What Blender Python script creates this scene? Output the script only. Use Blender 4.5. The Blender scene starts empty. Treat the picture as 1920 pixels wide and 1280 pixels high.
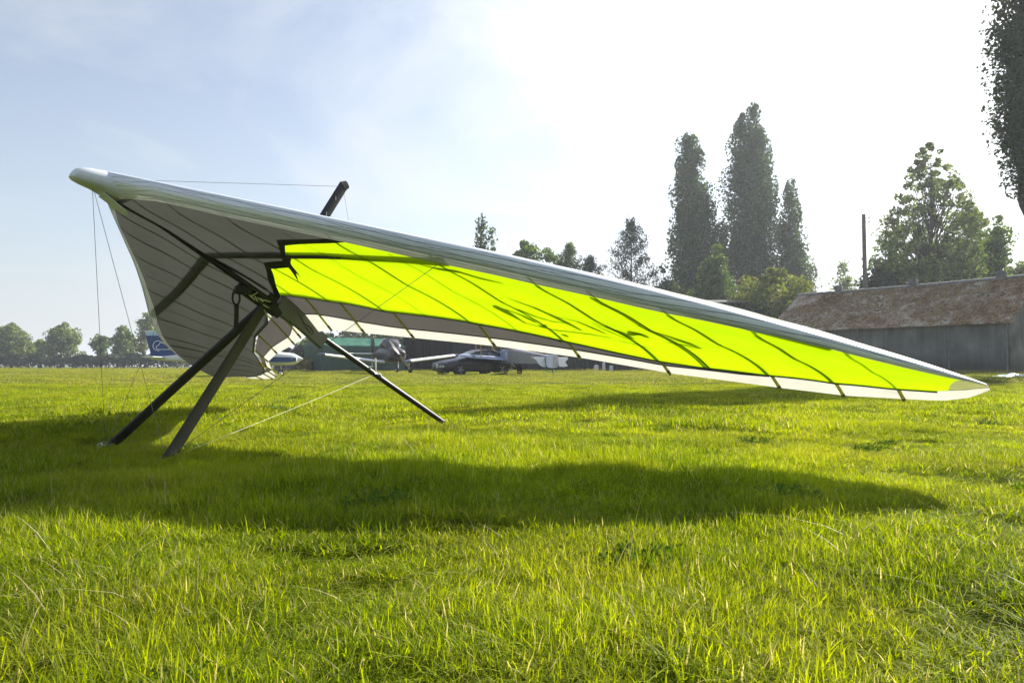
import bpy, math, random
import numpy as np
from mathutils import Vector, Matrix
from mathutils.geometry import delaunay_2d_cdt

R = math.radians
sc = bpy.context.scene
C = sc.collection
random.seed(7)
rng = np.random.default_rng(7)

# ------------------------------------------------------------------ camera
F = 1341.8            # focal length in pixels of the 1920 wide photograph
CAM_H = 0.616
cam = bpy.data.cameras.new('camera')
cam.sensor_width = 36.0
cam.lens = F / 1920 * 36.0
cam.clip_start = 0.05
cam.clip_end = 9000
camo = bpy.data.objects.new('camera', cam)
C.objects.link(camo)
camo.location = (0, 0, CAM_H)
camo.rotation_euler = (R(90) + math.atan(46.06 / F), 0, 0)
sc.camera = camo

# ------------------------------------------------------------------ light
SUN_AZ, SUN_EL = R(46), R(34.5)          # azimuth from +Y towards +X
SUN_DIR = Vector((math.sin(SUN_AZ) * math.cos(SUN_EL), math.cos(SUN_AZ) * math.cos(SUN_EL), math.sin(SUN_EL)))
world = bpy.data.worlds.new('World')
sc.world = world
world.use_nodes = True
wt = world.node_tree
for n in list(wt.nodes):
    wt.nodes.remove(n)


def WN(t, **k):
    n = wt.nodes.new(t)
    for a, b in k.items():
        setattr(n, a, b)
    return n


def wmath(op, a, b=None, clamp=False):
    n = WN('ShaderNodeMath', operation=op, use_clamp=clamp)
    for i, v in enumerate((a, b)):
        if v is None:
            continue
        if isinstance(v, (int, float)):
            n.inputs[i].default_value = v
        else:
            wt.links.new(v, n.inputs[i])
    return n.outputs[0]


out = WN('ShaderNodeOutputWorld')
bg = WN('ShaderNodeBackground')
sky = WN('ShaderNodeTexSky')
sky.sky_type = 'NISHITA'
sky.sun_disc = False
sky.sun_elevation = SUN_EL
sky.sun_rotation = SUN_AZ
sky.altitude = 30
sky.air_density = 1.0
sky.dust_density = 1.2
sky.ozone_density = 1.0
tc = WN('ShaderNodeTexCoord')
sep = WN('ShaderNodeSeparateXYZ')
wt.links.new(tc.outputs['Generated'], sep.inputs[0])
# thin cloud sheet: direction projected on a flat layer far above
zz = wmath('ADD', wmath('MAXIMUM', sep.outputs[2], 0.0), 0.16)
cx = wmath('DIVIDE', sep.outputs[0], zz)
cy = wmath('DIVIDE', sep.outputs[1], zz)
comb = WN('ShaderNodeCombineXYZ')
wt.links.new(cx, comb.inputs[0])
wt.links.new(cy, comb.inputs[1])
n1 = WN('ShaderNodeTexNoise', noise_dimensions='3D')
n1.inputs['Scale'].default_value = 0.85
n1.inputs['Detail'].default_value = 7
n1.inputs['Roughness'].default_value = 0.58
n1.inputs['Distortion'].default_value = 0.6
wt.links.new(comb.outputs[0], n1.inputs['Vector'])
cr = WN('ShaderNodeValToRGB')
cr.color_ramp.elements[0].position = 0.45
cr.color_ramp.elements[1].position = 0.64
wt.links.new(n1.outputs['Fac'], cr.inputs[0])
# clouds scatter light forward: brighter towards the sun
dot = WN('ShaderNodeVectorMath', operation='DOT_PRODUCT')
wt.links.new(tc.outputs['Generated'], dot.inputs[0])
dot.inputs[1].default_value = SUN_DIR
dp = wmath('MAXIMUM', dot.outputs['Value'], 0.0)
fwd = wmath('POWER', dp, 5.0)
cover = wmath('MULTIPLY', cr.outputs['Color'], wmath('ADD', wmath('MULTIPLY', fwd, 0.9), 0.48), clamp=True)
lum = wmath('ADD', wmath('MULTIPLY', fwd, 11.0), 5.2)
cc = WN('ShaderNodeCombineColor')
wt.links.new(lum, cc.inputs[0])
wt.links.new(wmath('MULTIPLY', lum, 1.0), cc.inputs[1])
wt.links.new(wmath('MULTIPLY', lum, 1.03), cc.inputs[2])
mx = WN('ShaderNodeMix', data_type='RGBA')
wt.links.new(cover, mx.inputs['Factor'])
hs = WN('ShaderNodeHueSaturation')
hs.inputs['Saturation'].default_value = 0.80
wt.links.new(sky.outputs[0], hs.inputs['Color'])
wt.links.new(hs.outputs[0], mx.inputs[6])
wt.links.new(cc.outputs[0], mx.inputs[7])
# whitish summer haze low over the horizon
hz = wmath('MULTIPLY', wmath('POWER', 2.718, wmath('MULTIPLY', wmath('MAXIMUM', sep.outputs[2], 0.0), -5.5)), 0.85)
hl = wmath('ADD', wmath('MULTIPLY', fwd, 8.0), 3.7)
hc = WN('ShaderNodeCombineColor')
wt.links.new(wmath('MULTIPLY', hl, 0.93), hc.inputs[0])
wt.links.new(hl, hc.inputs[1])
wt.links.new(wmath('MULTIPLY', hl, 1.06), hc.inputs[2])
mh = WN('ShaderNodeMix', data_type='RGBA')
wt.links.new(hz, mh.inputs['Factor'])
wt.links.new(mx.outputs[2], mh.inputs[6])
wt.links.new(hc.outputs[0], mh.inputs[7])
wt.links.new(mh.outputs[2], bg.inputs['Color'])
bg.inputs['Strength'].default_value = 0.075
wt.links.new(bg.outputs[0], out.inputs['Surface'])

sl = bpy.data.lights.new('sun', 'SUN')
sl.energy = 4.6
sl.angle = R(0.55)
sl.color = (1.0, 0.94, 0.84)
so = bpy.data.objects.new('sun', sl)
C.objects.link(so)
so.location = (30, 40, 60)
so.rotation_euler = (-SUN_DIR).to_track_quat('-Z', 'Y').to_euler()

sc.view_settings.view_transform = 'Standard'
sc.view_settings.look = 'None'
sc.view_settings.gamma = 1.0
sc.view_settings.exposure = 1.26
sc.render.engine = 'CYCLES'
sc.cycles.max_bounces = 10
sc.cycles.transparent_max_bounces = 24
sc.cycles.transmission_bounces = 8
sc.cycles.diffuse_bounces = 5
sc.cycles.glossy_bounces = 3
sc.cycles.caustics_reflective = False
sc.cycles.caustics_refractive = False
sc.cycles.use_denoising = True


# ------------------------------------------------------------------ materials
class NT:
    def __init__(s, name):
        s.m = bpy.data.materials.new(name)
        s.m.use_nodes = True
        s.t = s.m.node_tree
        for n in list(s.t.nodes):
            s.t.nodes.remove(n)
        s.out = s.t.nodes.new('ShaderNodeOutputMaterial')

    def n(s, ty, ins=None, **k):
        nd = s.t.nodes.new(ty)
        for a, b in k.items():
            setattr(nd, a, b)
        for a, b in (ins or {}).items():
            s.set(nd, a, b)
        return nd

    def set(s, nd, a, b):
        if isinstance(b, bpy.types.NodeSocket):
            s.t.links.new(b, nd.inputs[a])
        else:
            nd.inputs[a].default_value = b

    def math(s, op, a, b=0.0, clamp=False):
        nd = s.n('ShaderNodeMath', {0: a, 1: b}, operation=op, use_clamp=clamp)
        return nd.outputs[0]

    def mix(s, f, a, b):
        nd = s.n('ShaderNodeMix', data_type='RGBA')
        s.set(nd, 0, f)
        s.set(nd, 6, a if not isinstance(a, tuple) else (*a[:3], 1))
        s.set(nd, 7, b if not isinstance(b, tuple) else (*b[:3], 1))
        return nd.outputs[2]

    def ramp(s, f, stops):
        nd = s.n('ShaderNodeValToRGB', {0: f})
        e = nd.color_ramp.elements
        while len(e) < len(stops):
            e.new(0.5)
        for i, (p, c) in enumerate(stops):
            e[i].position = p
            e[i].color = (*c[:3], 1)
        return nd.outputs[0]

    def noise(s, vec, scale, detail=4, rough=.55):
        nd = s.n('ShaderNodeTexNoise', {'Scale': scale, 'Detail': detail, 'Roughness': rough})
        if vec is not None:
            s.set(nd, 'Vector', vec)
        return nd.outputs['Fac']

    def pos(s):
        return s.n('ShaderNodeNewGeometry').outputs['Position']

    def obj(s):
        return s.n('ShaderNodeTexCoord').outputs['Object']

    def done(s, sh):
        s.t.links.new(sh, s.out.inputs['Surface'])
        return s.m


def c4(c):
    return (c[0], c[1], c[2], 1.0)


def mat_plain(name, col, rough=.5, metal=0.0, var=.12, scale=6, spec=.5, bump=0.0, coat=0.0):
    b = NT(name)
    o = b.obj()
    f = b.noise(o, scale, 6)
    dark = tuple(x * (1 - var) for x in col)
    lite = tuple(min(1, x * (1 + var)) for x in col)
    colr = b.ramp(f, [(.3, dark), (.7, lite)])
    rr = b.math('ADD', b.math('MULTIPLY', b.noise(o, scale * 2.3, 3), .2), rough - .1, True)
    p = b.n('ShaderNodeBsdfPrincipled', {'Base Color': colr, 'Roughness': rr, 'Metallic': metal, 'Specular IOR Level': spec, 'Coat Weight': coat})
    if bump:
        bp = b.n('ShaderNodeBump', {'Strength': bump, 'Distance': .01, 'Height': b.noise(o, scale * 5, 4)})
        b.set(p, 'Normal', bp.outputs[0])
    return b.done(p.outputs[0])


def mat_cloth(name, col, trans, tcol=None, transp=0.0, lines=0, gloss=0.0, weave=90, linecol=None, var=.06, rough=.35):
    """sail cloth: diffuse + translucent (+ clear film share), fine weave, optional load-path threads in UV"""
    b = NT(name)
    uv = b.n('ShaderNodeUVMap').outputs[0]
    sp = b.n('ShaderNodeSeparateXYZ', {0: uv})
    u, v = sp.outputs[0], sp.outputs[1]
    f = b.noise(uv, 3.0, 5, .6)
    mp = b.n('ShaderNodeMapping', {'Vector': uv, 'Scale': (weave * .25, weave * 1.5, 1)})
    f2 = b.noise(mp.outputs[0], 1.0, 3, .6)
    f = b.math('ADD', b.math('MULTIPLY', f, .6), b.math('MULTIPLY', f2, .4))

    def vr(c):
        return b.ramp(f, [(.3, tuple(x * (1 - var) for x in c)), (.7, tuple(min(1, x * (1 + var)) for x in c))])
    c1 = vr(col)
    c2 = vr(tcol or col)
    if lines:
        # threads of the laminate: one set along the span, two crossing sets
        def line(expr, w):
            fr = b.math('FRACT', expr)
            return b.math('LESS_THAN', b.math('ABSOLUTE', b.math('SUBTRACT', fr, .5)), w)
        a = line(b.math('MULTIPLY', v, 1 / .030), .055)
        wob = b.math('MULTIPLY', b.noise(uv, 1.5, 2), .10)
        k1 = b.math('ADD', b.math('MULTIPLY', u, 1 / .55), b.math('ADD', wob, b.math('MULTIPLY', v, 1 / .060)))
        k2 = b.math('SUBTRACT', b.math('ADD', wob, b.math('MULTIPLY', u, 1 / .55)), b.math('MULTIPLY', v, 1 / .060))
        ln = b.math('MAXIMUM', a, b.math('MAXIMUM', line(k1, .03), line(k2, .03)))
        ln = b.math('MULTIPLY', b.math('ADD', b.math('MULTIPLY', a, .45), b.math('MULTIPLY', ln, .55)), lines)
        lc = linecol or (.08, .09, .10)
        c1 = b.mix(ln, c1, lc)
        c2 = b.mix(ln, c2, lc)
    bp = b.n('ShaderNodeBump', {'Strength': .25, 'Distance': .004, 'Height': b.noise(mp.outputs[0], .25, 4)})
    nb = bp.outputs[0]
    df = b.n('ShaderNodeBsdfDiffuse', {'Color': c1, 'Normal': nb})
    tl = b.n('ShaderNodeBsdfTranslucent', {'Color': c2})
    sh = b.n('ShaderNodeMixShader', {0: trans, 1: df.outputs[0], 2: tl.outputs[0]}).outputs[0]
    if gloss:
        g = b.n('ShaderNodeBsdfGlossy', {'Color': (1, 1, 1, 1), 'Roughness': rough, 'Normal': nb})
        fr = b.n('ShaderNodeFresnel', {'IOR': 1.5})
        sh = b.n('ShaderNodeMixShader', {0: b.math('MULTIPLY', fr.outputs[0], gloss, True), 1: sh, 2: g.outputs[0]}).outputs[0]
    if transp:
        tp = b.n('ShaderNodeBsdfTransparent', {'Color': (1, 1, 1, 1)})
        sh = b.n('ShaderNodeMixShader', {0: transp, 1: sh, 2: tp.outputs[0]}).outputs[0]
    return b.done(sh)


def mat_leaf(name, dark, lite, trans=.4, tboost=1.5, scale=.35, dry=None, rough=.5, gloss=.04, patch=None):
    b = NT(name)
    g = b.n('ShaderNodeNewGeometry')
    f = b.noise(g.outputs['Position'], scale, 3)
    k = b.math('ADD', b.math('MULTIPLY', f, .9), b.math('MULTIPLY', b.math('SUBTRACT', g.outputs['Random Per Island'], .5), .55))
    stops = [(.25, dark), (.72, lite)]
    col = b.ramp(k, stops)
    if dry:
        isd = b.math('GREATER_THAN', g.outputs['Random Per Island'], 1 - dry[0])
        col = b.mix(isd, col, dry[1])
    if patch:
        pf = b.noise(g.outputs['Position'], patch[0], 4, .6)
        pm = b.n('ShaderNodeMapRange', {'Value': pf, 'From Min': .46, 'From Max': .68})
        col = b.mix(b.math('MULTIPLY', pm.outputs[0], patch[2]), col, patch[1])
    tcol = b.n('ShaderNodeHueSaturation', {'Value': tboost, 'Saturation': 1.12, 'Hue': .488, 'Color': col}).outputs[0]
    df = b.n('ShaderNodeBsdfDiffuse', {'Color': col})
    tl = b.n('ShaderNodeBsdfTranslucent', {'Color': tcol})
    sh = b.n('ShaderNodeMixShader', {0: trans, 1: df.outputs[0], 2: tl.outputs[0]}).outputs[0]
    gl = b.n('ShaderNodeBsdfGlossy', {'Color': (1, 1, 1, 1), 'Roughness': rough})
    sh = b.n('ShaderNodeMixShader', {0: gloss, 1: sh, 2: gl.outputs[0]}).outputs[0]
    return b.done(sh)


def mat_glass(name, col, rough=.06):
    b = NT(name)
    p = b.n('ShaderNodeBsdfPrincipled', {'Base Color': c4(col), 'Roughness': rough, 'Specular IOR Level': .9})
    return b.done(p.outputs[0])


M = {}
M['black'] = mat_plain('black_tube', (.012, .011, .014), .42, var=.2)
M['blackcloth'] = mat_plain('black_webbing', (.015, .014, .015), .8, var=.25, scale=30)
M['greytube'] = mat_plain('grey_anodised', (.042, .036, .040), .6, metal=0.0, var=.12, spec=.25)
M['bolt'] = mat_plain('zinc_bolts', (.55, .55, .55), .5, metal=.2)
M['alu'] = mat_plain('aluminium', (.62, .63, .65), .28, metal=1.0, var=.06)
M['wire'] = mat_plain('steel_wire', (.16, .16, .15), .45, metal=.5)
M['rope'] = mat_plain('pale_cord', (.75, .75, .60), .6)
M['batten'] = mat_cloth('batten_pocket', (.60, .60, .20), .6, weave=200)
M['lime'] = mat_cloth('lime_sailcloth', (.45, .70, .010), .62, (.465, .71, .002), weave=70, var=.16)
M['greysail'] = mat_cloth('charcoal_sailcloth', (.112, .118, .112), .24, (.122, .126, .115), weave=120, var=.08)
M['greystrip'] = mat_cloth('grey_rear_cloth', (.10, .097, .094), .42, (.075, .071, .066), weave=60, var=.12)
M['whitestrip'] = mat_cloth('white_trailing_cloth', (.72, .72, .67), .5, (.50, .49, .43), weave=46, var=.16)
M['clearskin'] = mat_cloth('clear_top_film', (.78, .78, .74), .45, (.8, .8, .74), transp=.68, gloss=.4)
M['mylar'] = mat_cloth('mylar_leading_edge', (.64, .70, .78), .12, (.55, .56, .55), lines=.9, gloss=.22, rough=.45, linecol=(.05, .06, .09))
M['nosecone'] = mat_cloth('nose_cone_cloth', (.62, .67, .72), .12, (.5, .48, .35), weave=60, gloss=.22, rough=.45)
M['tip'] = mat_cloth('tip_laminate', (.45, .47, .25), .4, (.5, .52, .2), lines=.7, gloss=.3)
M['pocket'] = mat_cloth('keel_pocket_cloth', (.17, .17, .145), .15, weave=80)
M['shadowprint'] = mat_cloth('dark_lettering', (.03, .05, .01), .5, (.04, .07, .004), transp=.10)
M['battenshadow'] = mat_cloth('batten_shadow_tint', (.20, .24, .03), .5, (.25, .34, .01), transp=.35)  # tint of the strips that stand in for batten shadows
M['print'] = mat_plain('dark_print', (.01, .01, .012), .6)


# ------------------------------------------------------------------ mesh helpers
class MB:
    def __init__(s):
        s.v, s.f = [], []

    def add(s, vs, fs):
        k = len(s.v)
        s.v += [tuple(map(float, p)) for p in vs]
        s.f += [tuple(i + k for i in f) for f in fs]
        return s

    def box(s, c, d, rz=0, M3=None):
        x, y, z = [q / 2 for q in d]
        P = [(-x, -y, -z), (x, -y, -z), (x, y, -z), (-x, y, -z), (-x, -y, z), (x, -y, z), (x, y, z), (-x, y, z)]
        ca, sa = math.cos(rz), math.sin(rz)
        P = [(c[0] + a * ca - b * sa, c[1] + a * sa + b * ca, c[2] + e) for a, b, e in P]
        return s.add(P, [(0, 3, 2, 1), (4, 5, 6, 7), (0, 1, 5, 4), (1, 2, 6, 5), (2, 3, 7, 6), (3, 0, 4, 7)])

    def tube(s, a, b, r, r2=None, n=8, flat=1.0, side=None, cap=True):
        """tapered tube a->b; flat < 1 squeezes it across 'side' into an aerofoil strut"""
        a, b = Vector(a), Vector(b)
        r2 = r if r2 is None else r2
        w = (b - a).normalized()
        u = Vector(side) if side is not None else (Vector((0, 0, 1)) if abs(w.z) < .9 else Vector((1, 0, 0)))
        u = (u - w * u.dot(w)).normalized()
        v = w.cross(u)
        P = []
        for q, rr in ((a, r), (b, r2)):
            for i in range(n):
                t = 2 * math.pi * i / n
                P.append(q + u * (math.cos(t) * rr) + v * (math.sin(t) * rr * flat))
        fs = [(i, (i + 1) % n, n + (i + 1) % n, n + i) for i in range(n)]
        if cap:
            fs += [tuple(range(n))[::-1], tuple(range(n, 2 * n))]
        return s.add(P, fs)

    def path(s, pts, r, n=6):
        for a, b in zip(pts[:-1], pts[1:]):
            s.tube(a, b, r, n=n)
        return s

    def loft(s, rings, cap=True, closed=True):
        n = len(rings[0])
        P = [p for q in rings for p in q]
        fs = []
        for j in range(len(rings) - 1):
            for i in range(n if closed else n - 1):
                i2 = (i + 1) % n
                fs.append((j * n + i, j * n + i2, (j + 1) * n + i2, (j + 1) * n + i))
        if cap and closed:
            fs += [tuple(range(n))[::-1], tuple(range((len(rings) - 1) * n, len(rings) * n))]
        return s.add(P, fs)

    def prism(s, poly, h0, h1, axis=2):
        """polygon (a,b) extruded between h0 and h1 along axis"""
        n = len(poly)

        def mk(a, b, h):
            return {0: (h, a, b), 1: (a, h, b), 2: (a, b, h)}[axis]
        P = [mk(a, b, h0) for a, b in poly] + [mk(a, b, h1) for a, b in poly]
        fs = [tuple(range(n))[::-1], tuple(range(n, 2 * n))] + [(i, (i + 1) % n, n + (i + 1) % n, n + i) for i in range(n)]
        return s.add(P, fs)

    def ball(s, c, r, nu=10, nv=7):
        r = (r, r, r) if isinstance(r, (int, float)) else r
        rings = []
        for j in range(1, nv):
            ph = math.pi * j / nv
            rings.append([(c[0] + r[0] * math.sin(ph) * math.cos(2 * math.pi * i / nu), c[1] + r[1] * math.sin(ph) * math.sin(2 * math.pi * i / nu), c[2] + r[2] * math.cos(ph)) for i in range(nu)])
        return s.loft(rings)

    def build(s, name, mat, parent=None, smooth=False, loc=None):
        me = bpy.data.meshes.new(name)
        me.from_pydata(s.v, [], s.f)
        me.materials.append(M[mat] if isinstance(mat, str) else mat)
        if smooth:
            me.polygons.foreach_set('use_smooth', [True] * len(me.polygons))
            try:
                me.set_sharp_from_angle(angle=R(45))
            except Exception:
                pass
        me.update()
        o = bpy.data.objects.new(name, me)
        C.objects.link(o)
        if parent:
            o.parent = parent
        if loc:
            o.location = loc
        return o


def tag(o, label=None, cat=None, group=None, kind=None):
    if label:
        o['label'] = label
    if cat:
        o['category'] = cat
    if group:
        o['group'] = group
    if kind:
        o['kind'] = kind
    return o


def thing(name, label, cat, loc=(0, 0, 0), rz=0.0, group=None):
    o = bpy.data.objects.new(name, None)
    C.objects.link(o)
    o.location = loc
    o.rotation_euler = (0, 0, rz)
    o.empty_display_size = .3
    return tag(o, label, cat, group)


def ss(a, b, x):
    t = min(1, max(0, (x - a) / (b - a)))
    return t * t * (3 - 2 * t)


def gz(x, y):
    """ground height"""
    z = .08 * ss(14, 40, y) + .14 * ss(38, 54, y) + .12 * ss(10, 22, x) * ss(20, 36, y)
    z += .012 * math.sin(x * 1.3 + .5 * y) * math.cos(y * 1.1 - .4 * x) * ss(60, 10, math.hypot(x, y) * 1.0)
    z -= .06 * math.exp(-((x + 3.1) ** 2 + (y - 5.5) ** 2) / .35)
    return z


def at(px, Y, z=None):
    """a place at depth Y whose horizontal angle is that of photo column px"""
    x = (px - 960) / F * Y
    return (x, Y, gz(x, Y) if z is None else z)


def zat(py, Y):
    return CAM_H + (686 - py) / F * Y


# ------------------------------------------------------------------ ground
def build_ground():
    b = NT('field_ground')
    p = b.pos()
    f1 = b.noise(p, .25, 5)
    f2 = b.noise(p, 6.0, 8, .7)
    f3 = b.noise(p, 60.0, 4, .7)
    k = b.math('ADD', b.math('MULTIPLY', f1, .45), b.math('ADD', b.math('MULTIPLY', f2, .3), b.math('MULTIPLY', f3, .25)))
    col = b.ramp(k, [(.32, (.05, .065, .012)), (.5, (.12, .135, .024)), (.68, (.22, .20, .06))])
    bp = b.n('ShaderNodeBump', {'Strength': .6, 'Distance': .03, 'Height': f3})
    d = b.n('ShaderNodeBsdfDiffuse', {'Color': col, 'Normal': bp.outputs[0]})
    M['ground'] = b.done(d.outputs[0])
    radii = [0.0] + list(np.geomspace(.4, 2400, 100))
    na = 96
    V = [(0, 0, gz(0, 0))]
    Fc = []
    for r in radii[1:]:
        for i in range(na):
            t = 2 * math.pi * i / na
            x, y = r * math.sin(t), r * math.cos(t)
            V.append((x, y, gz(x, y)))
    for i in range(na):
        Fc.append((0, 1 + (i + 1) % na, 1 + i))
    for j in range(len(radii) - 2):
        for i in range(na):
            a = 1 + j * na
            Fc.append((a + i, a + (i + 1) % na, a + na + (i + 1) % na, a + na + i))
    mb = MB()
    mb.v, mb.f = V, Fc
    o = mb.build('ground', 'ground', smooth=True)
    tag(o, kind='structure')


build_ground()

# ------------------------------------------------------------------ grass (geometry nodes over scattered clumps)
M['grass'] = mat_leaf('grass_blades', (.082, .132, .007), (.31, .38, .022), trans=.5, tboost=1.75, scale=.9, dry=(.06, (.44, .39, .16)), gloss=.006, rough=.45, patch=(.7, (.34, .34, .06), .5))
M['grassfar'] = mat_leaf('grass_blades_far', (.115, .155, .010), (.31, .35, .030), trans=.45, tboost=1.6, scale=.35, dry=(.12, (.42, .37, .16)), gloss=.015, patch=(.12, (.38, .34, .09), .55))
M['weed'] = mat_leaf('weed_leaves', (.060, .12, .014), (.17, .25, .03), trans=.4, tboost=1.5, scale=3, gloss=.012)
M['straw'] = mat_leaf('dry_stalks', (.27, .22, .09), (.44, .38, .18), trans=.3, tboost=1.2, scale=3)


def raw_mesh(name, V, Fq, mat):
    me = bpy.data.meshes.new(name)
    V = np.asarray(V, np.float32)
    Fq = np.asarray(Fq, np.int32)
    me.vertices.add(len(V))
    me.vertices.foreach_set('co', V.ravel())
    n, k = Fq.shape
    me.loops.add(n * k)
    me.polygons.add(n)
    me.loops.foreach_set('vertex_index', Fq.ravel())
    me.polygons.foreach_set('loop_start', np.arange(0, n * k, k, dtype=np.int32))
    me.polygons.foreach_set('loop_total', np.full(n, k, np.int32))
    me.materials.append(M[mat] if isinstance(mat, str) else mat)
    me.update(calc_edges=True)
    return me


def blades(n, size, lmin, lmax, w, lean, segs, r, tuft=0.0, ntuft=12):
    """n blades in a square: curved, tapering strips"""
    if tuft > 0:
        tc_ = r.uniform(-size / 2, size / 2, (ntuft, 2))
        base = tc_[r.integers(0, ntuft, n)] + r.normal(0, tuft, (n, 2))
    else:
        base = r.uniform(-size / 2, size / 2, (n, 2))
    L = lmin + (lmax - lmin) * r.beta(2, 2.6, n)
    az = r.uniform(0, 2 * np.pi, n)
    ln = np.abs(r.normal(0, lean, n)) + .08
    curl = r.uniform(.2, 1.3, n) * ln
    face = az + np.pi / 2 + r.normal(0, .5, n)
    ww = w * r.uniform(.6, 1.3, n)
    V = []
    ts = np.linspace(0, 1, segs + 1)
    for t in ts:
        out_ = L * (ln * t + curl * t * t) * .75
        z = L * t * (1 - .22 * ln * t - .30 * np.clip(curl, 0, 1.2) * t * t)
        cx_ = base[:, 0] + np.cos(az) * out_
        cy_ = base[:, 1] + np.sin(az) * out_
        wd = ww * (1 - t ** 1.6) * .5 + .0002
        if t < 1:
            V.append(np.stack([cx_ - np.cos(face) * wd, cy_ - np.sin(face) * wd, z], 1))
            V.append(np.stack([cx_ + np.cos(face) * wd, cy_ + np.sin(face) * wd, z], 1))
        else:
            V.append(np.stack([cx_, cy_, z], 1))
    V = np.stack(V, 1)          # n, 2*segs+1, 3
    k = 2 * segs + 1
    idx = np.arange(n)[:, None] * k
    tri = []
    for s_ in range(segs):
        a = 2 * s_
        if s_ < segs - 1:
            tri += [idx + np.array([a, a + 1, a + 3]), idx + np.array([a, a + 3, a + 2])]
        else:
            tri += [idx + np.array([a, a + 1, a + 2])]
    return V.reshape(-1, 3), np.concatenate(tri, 0)


def weed_mesh(r, nl=130, size=.036):
    V, T = [], []
    for i in range(nl):
        a = r.uniform(0, 2 * np.pi)
        el = r.uniform(.1, 1.1)
        L = size * r.uniform(.5, 1.2)
        c, s_ = math.cos(a), math.sin(a)
        b0 = np.array([r.normal(0, .05), r.normal(0, .05), r.uniform(.01, .055)])
        d = np.array([c * math.cos(el), s_ * math.cos(el), math.sin(el)])
        sd = np.array([-s_, c, 0])
        n_ = np.cross(d, sd)
        # lobed leaf: a few offset rhombs along the midrib
        for t in (.3, .6, .9):
            for sg in (-1, 1):
                p0 = b0 + d * L * (t - .25)
                p1 = b0 + d * L * t + sd * sg * L * .26 * (1.15 - t) - n_ * .006
                p2 = b0 + d * L * (t + .12) + n_ * .004
                k = len(V)
                V += [p0, p1, p2]
                T.append((k, k + 1, k + 2))
    return np.array(V), np.array(T)


def instance_field(name, protos, pts, rots, scs, idx, label):
    col = bpy.data.collections.new(name + '_clumps')
    for i, me in enumerate(protos):
        col.objects.link(bpy.data.objects.new('%s_clump_%02d' % (name, i), me))
    me = bpy.data.meshes.new(name)
    me.vertices.add(len(pts))
    me.vertices.foreach_set('co', np.asarray(pts, np.float32).ravel())
    for nm, ty, arr in (('rot', 'FLOAT_VECTOR', rots), ('scl', 'FLOAT_VECTOR', scs), ('idx', 'INT', idx)):
        at_ = me.attributes.new(nm, ty, 'POINT')
        at_.data.foreach_set('vector' if ty == 'FLOAT_VECTOR' else 'value', np.asarray(arr, np.float32 if ty != 'INT' else np.int32).ravel())
    o = bpy.data.objects.new(name, me)
    C.objects.link(o)
    ng = bpy.data.node_groups.new(name + '_scatter', 'GeometryNodeTree')
    ng.interface.new_socket('Geometry', in_out='INPUT', socket_type='NodeSocketGeometry')
    ng.interface.new_socket('Geometry', in_out='OUTPUT', socket_type='NodeSocketGeometry')
    gi = ng.nodes.new('NodeGroupInput')
    go = ng.nodes.new('NodeGroupOutput')
    iop = ng.nodes.new('GeometryNodeInstanceOnPoints')
    ci = ng.nodes.new('GeometryNodeCollectionInfo')
    ci.inputs['Collection'].default_value = col
    ci.inputs['Separate Children'].default_value = True
    ci.inputs['Reset Children'].default_value = True

    def na(nm, ty):
        q = ng.nodes.new('GeometryNodeInputNamedAttribute')
        q.data_type = ty
        q.inputs['Name'].default_value = nm
        return q.outputs['Attribute']
    L = ng.links.new
    L(gi.outputs[0], iop.inputs['Points'])
    L(ci.outputs[0], iop.inputs['Instance'])
    iop.inputs['Pick Instance'].default_value = True
    L(na('idx', 'INT'), iop.inputs['Instance Index'])
    L(na('rot', 'FLOAT_VECTOR'), iop.inputs['Rotation'])
    L(na('scl', 'FLOAT_VECTOR'), iop.inputs['Scale'])
    L(iop.outputs[0], go.inputs[0])
    md = o.modifiers.new('scatter', 'NODES')
    md.node_group = ng
    tag(o, label, 'grass', kind='stuff')
    return o


def vnoise(x, y, s, seed=0):
    """cheap smooth value noise"""
    x, y = x / s, y / s
    x0, y0 = math.floor(x), math.floor(y)

    def h(i, j):
        v = math.sin(i * 127.1 + j * 311.7 + seed * 74.7) * 43758.5453
        return v - math.floor(v)
    fx, fy = x - x0, y - y0
    fx, fy = fx * fx * (3 - 2 * fx), fy * fy * (3 - 2 * fy)
    return (h(x0, y0) * (1 - fx) + h(x0 + 1, y0) * fx) * (1 - fy) + (h(x0, y0 + 1) * (1 - fx) + h(x0 + 1, y0 + 1) * fx) * fy


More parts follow.
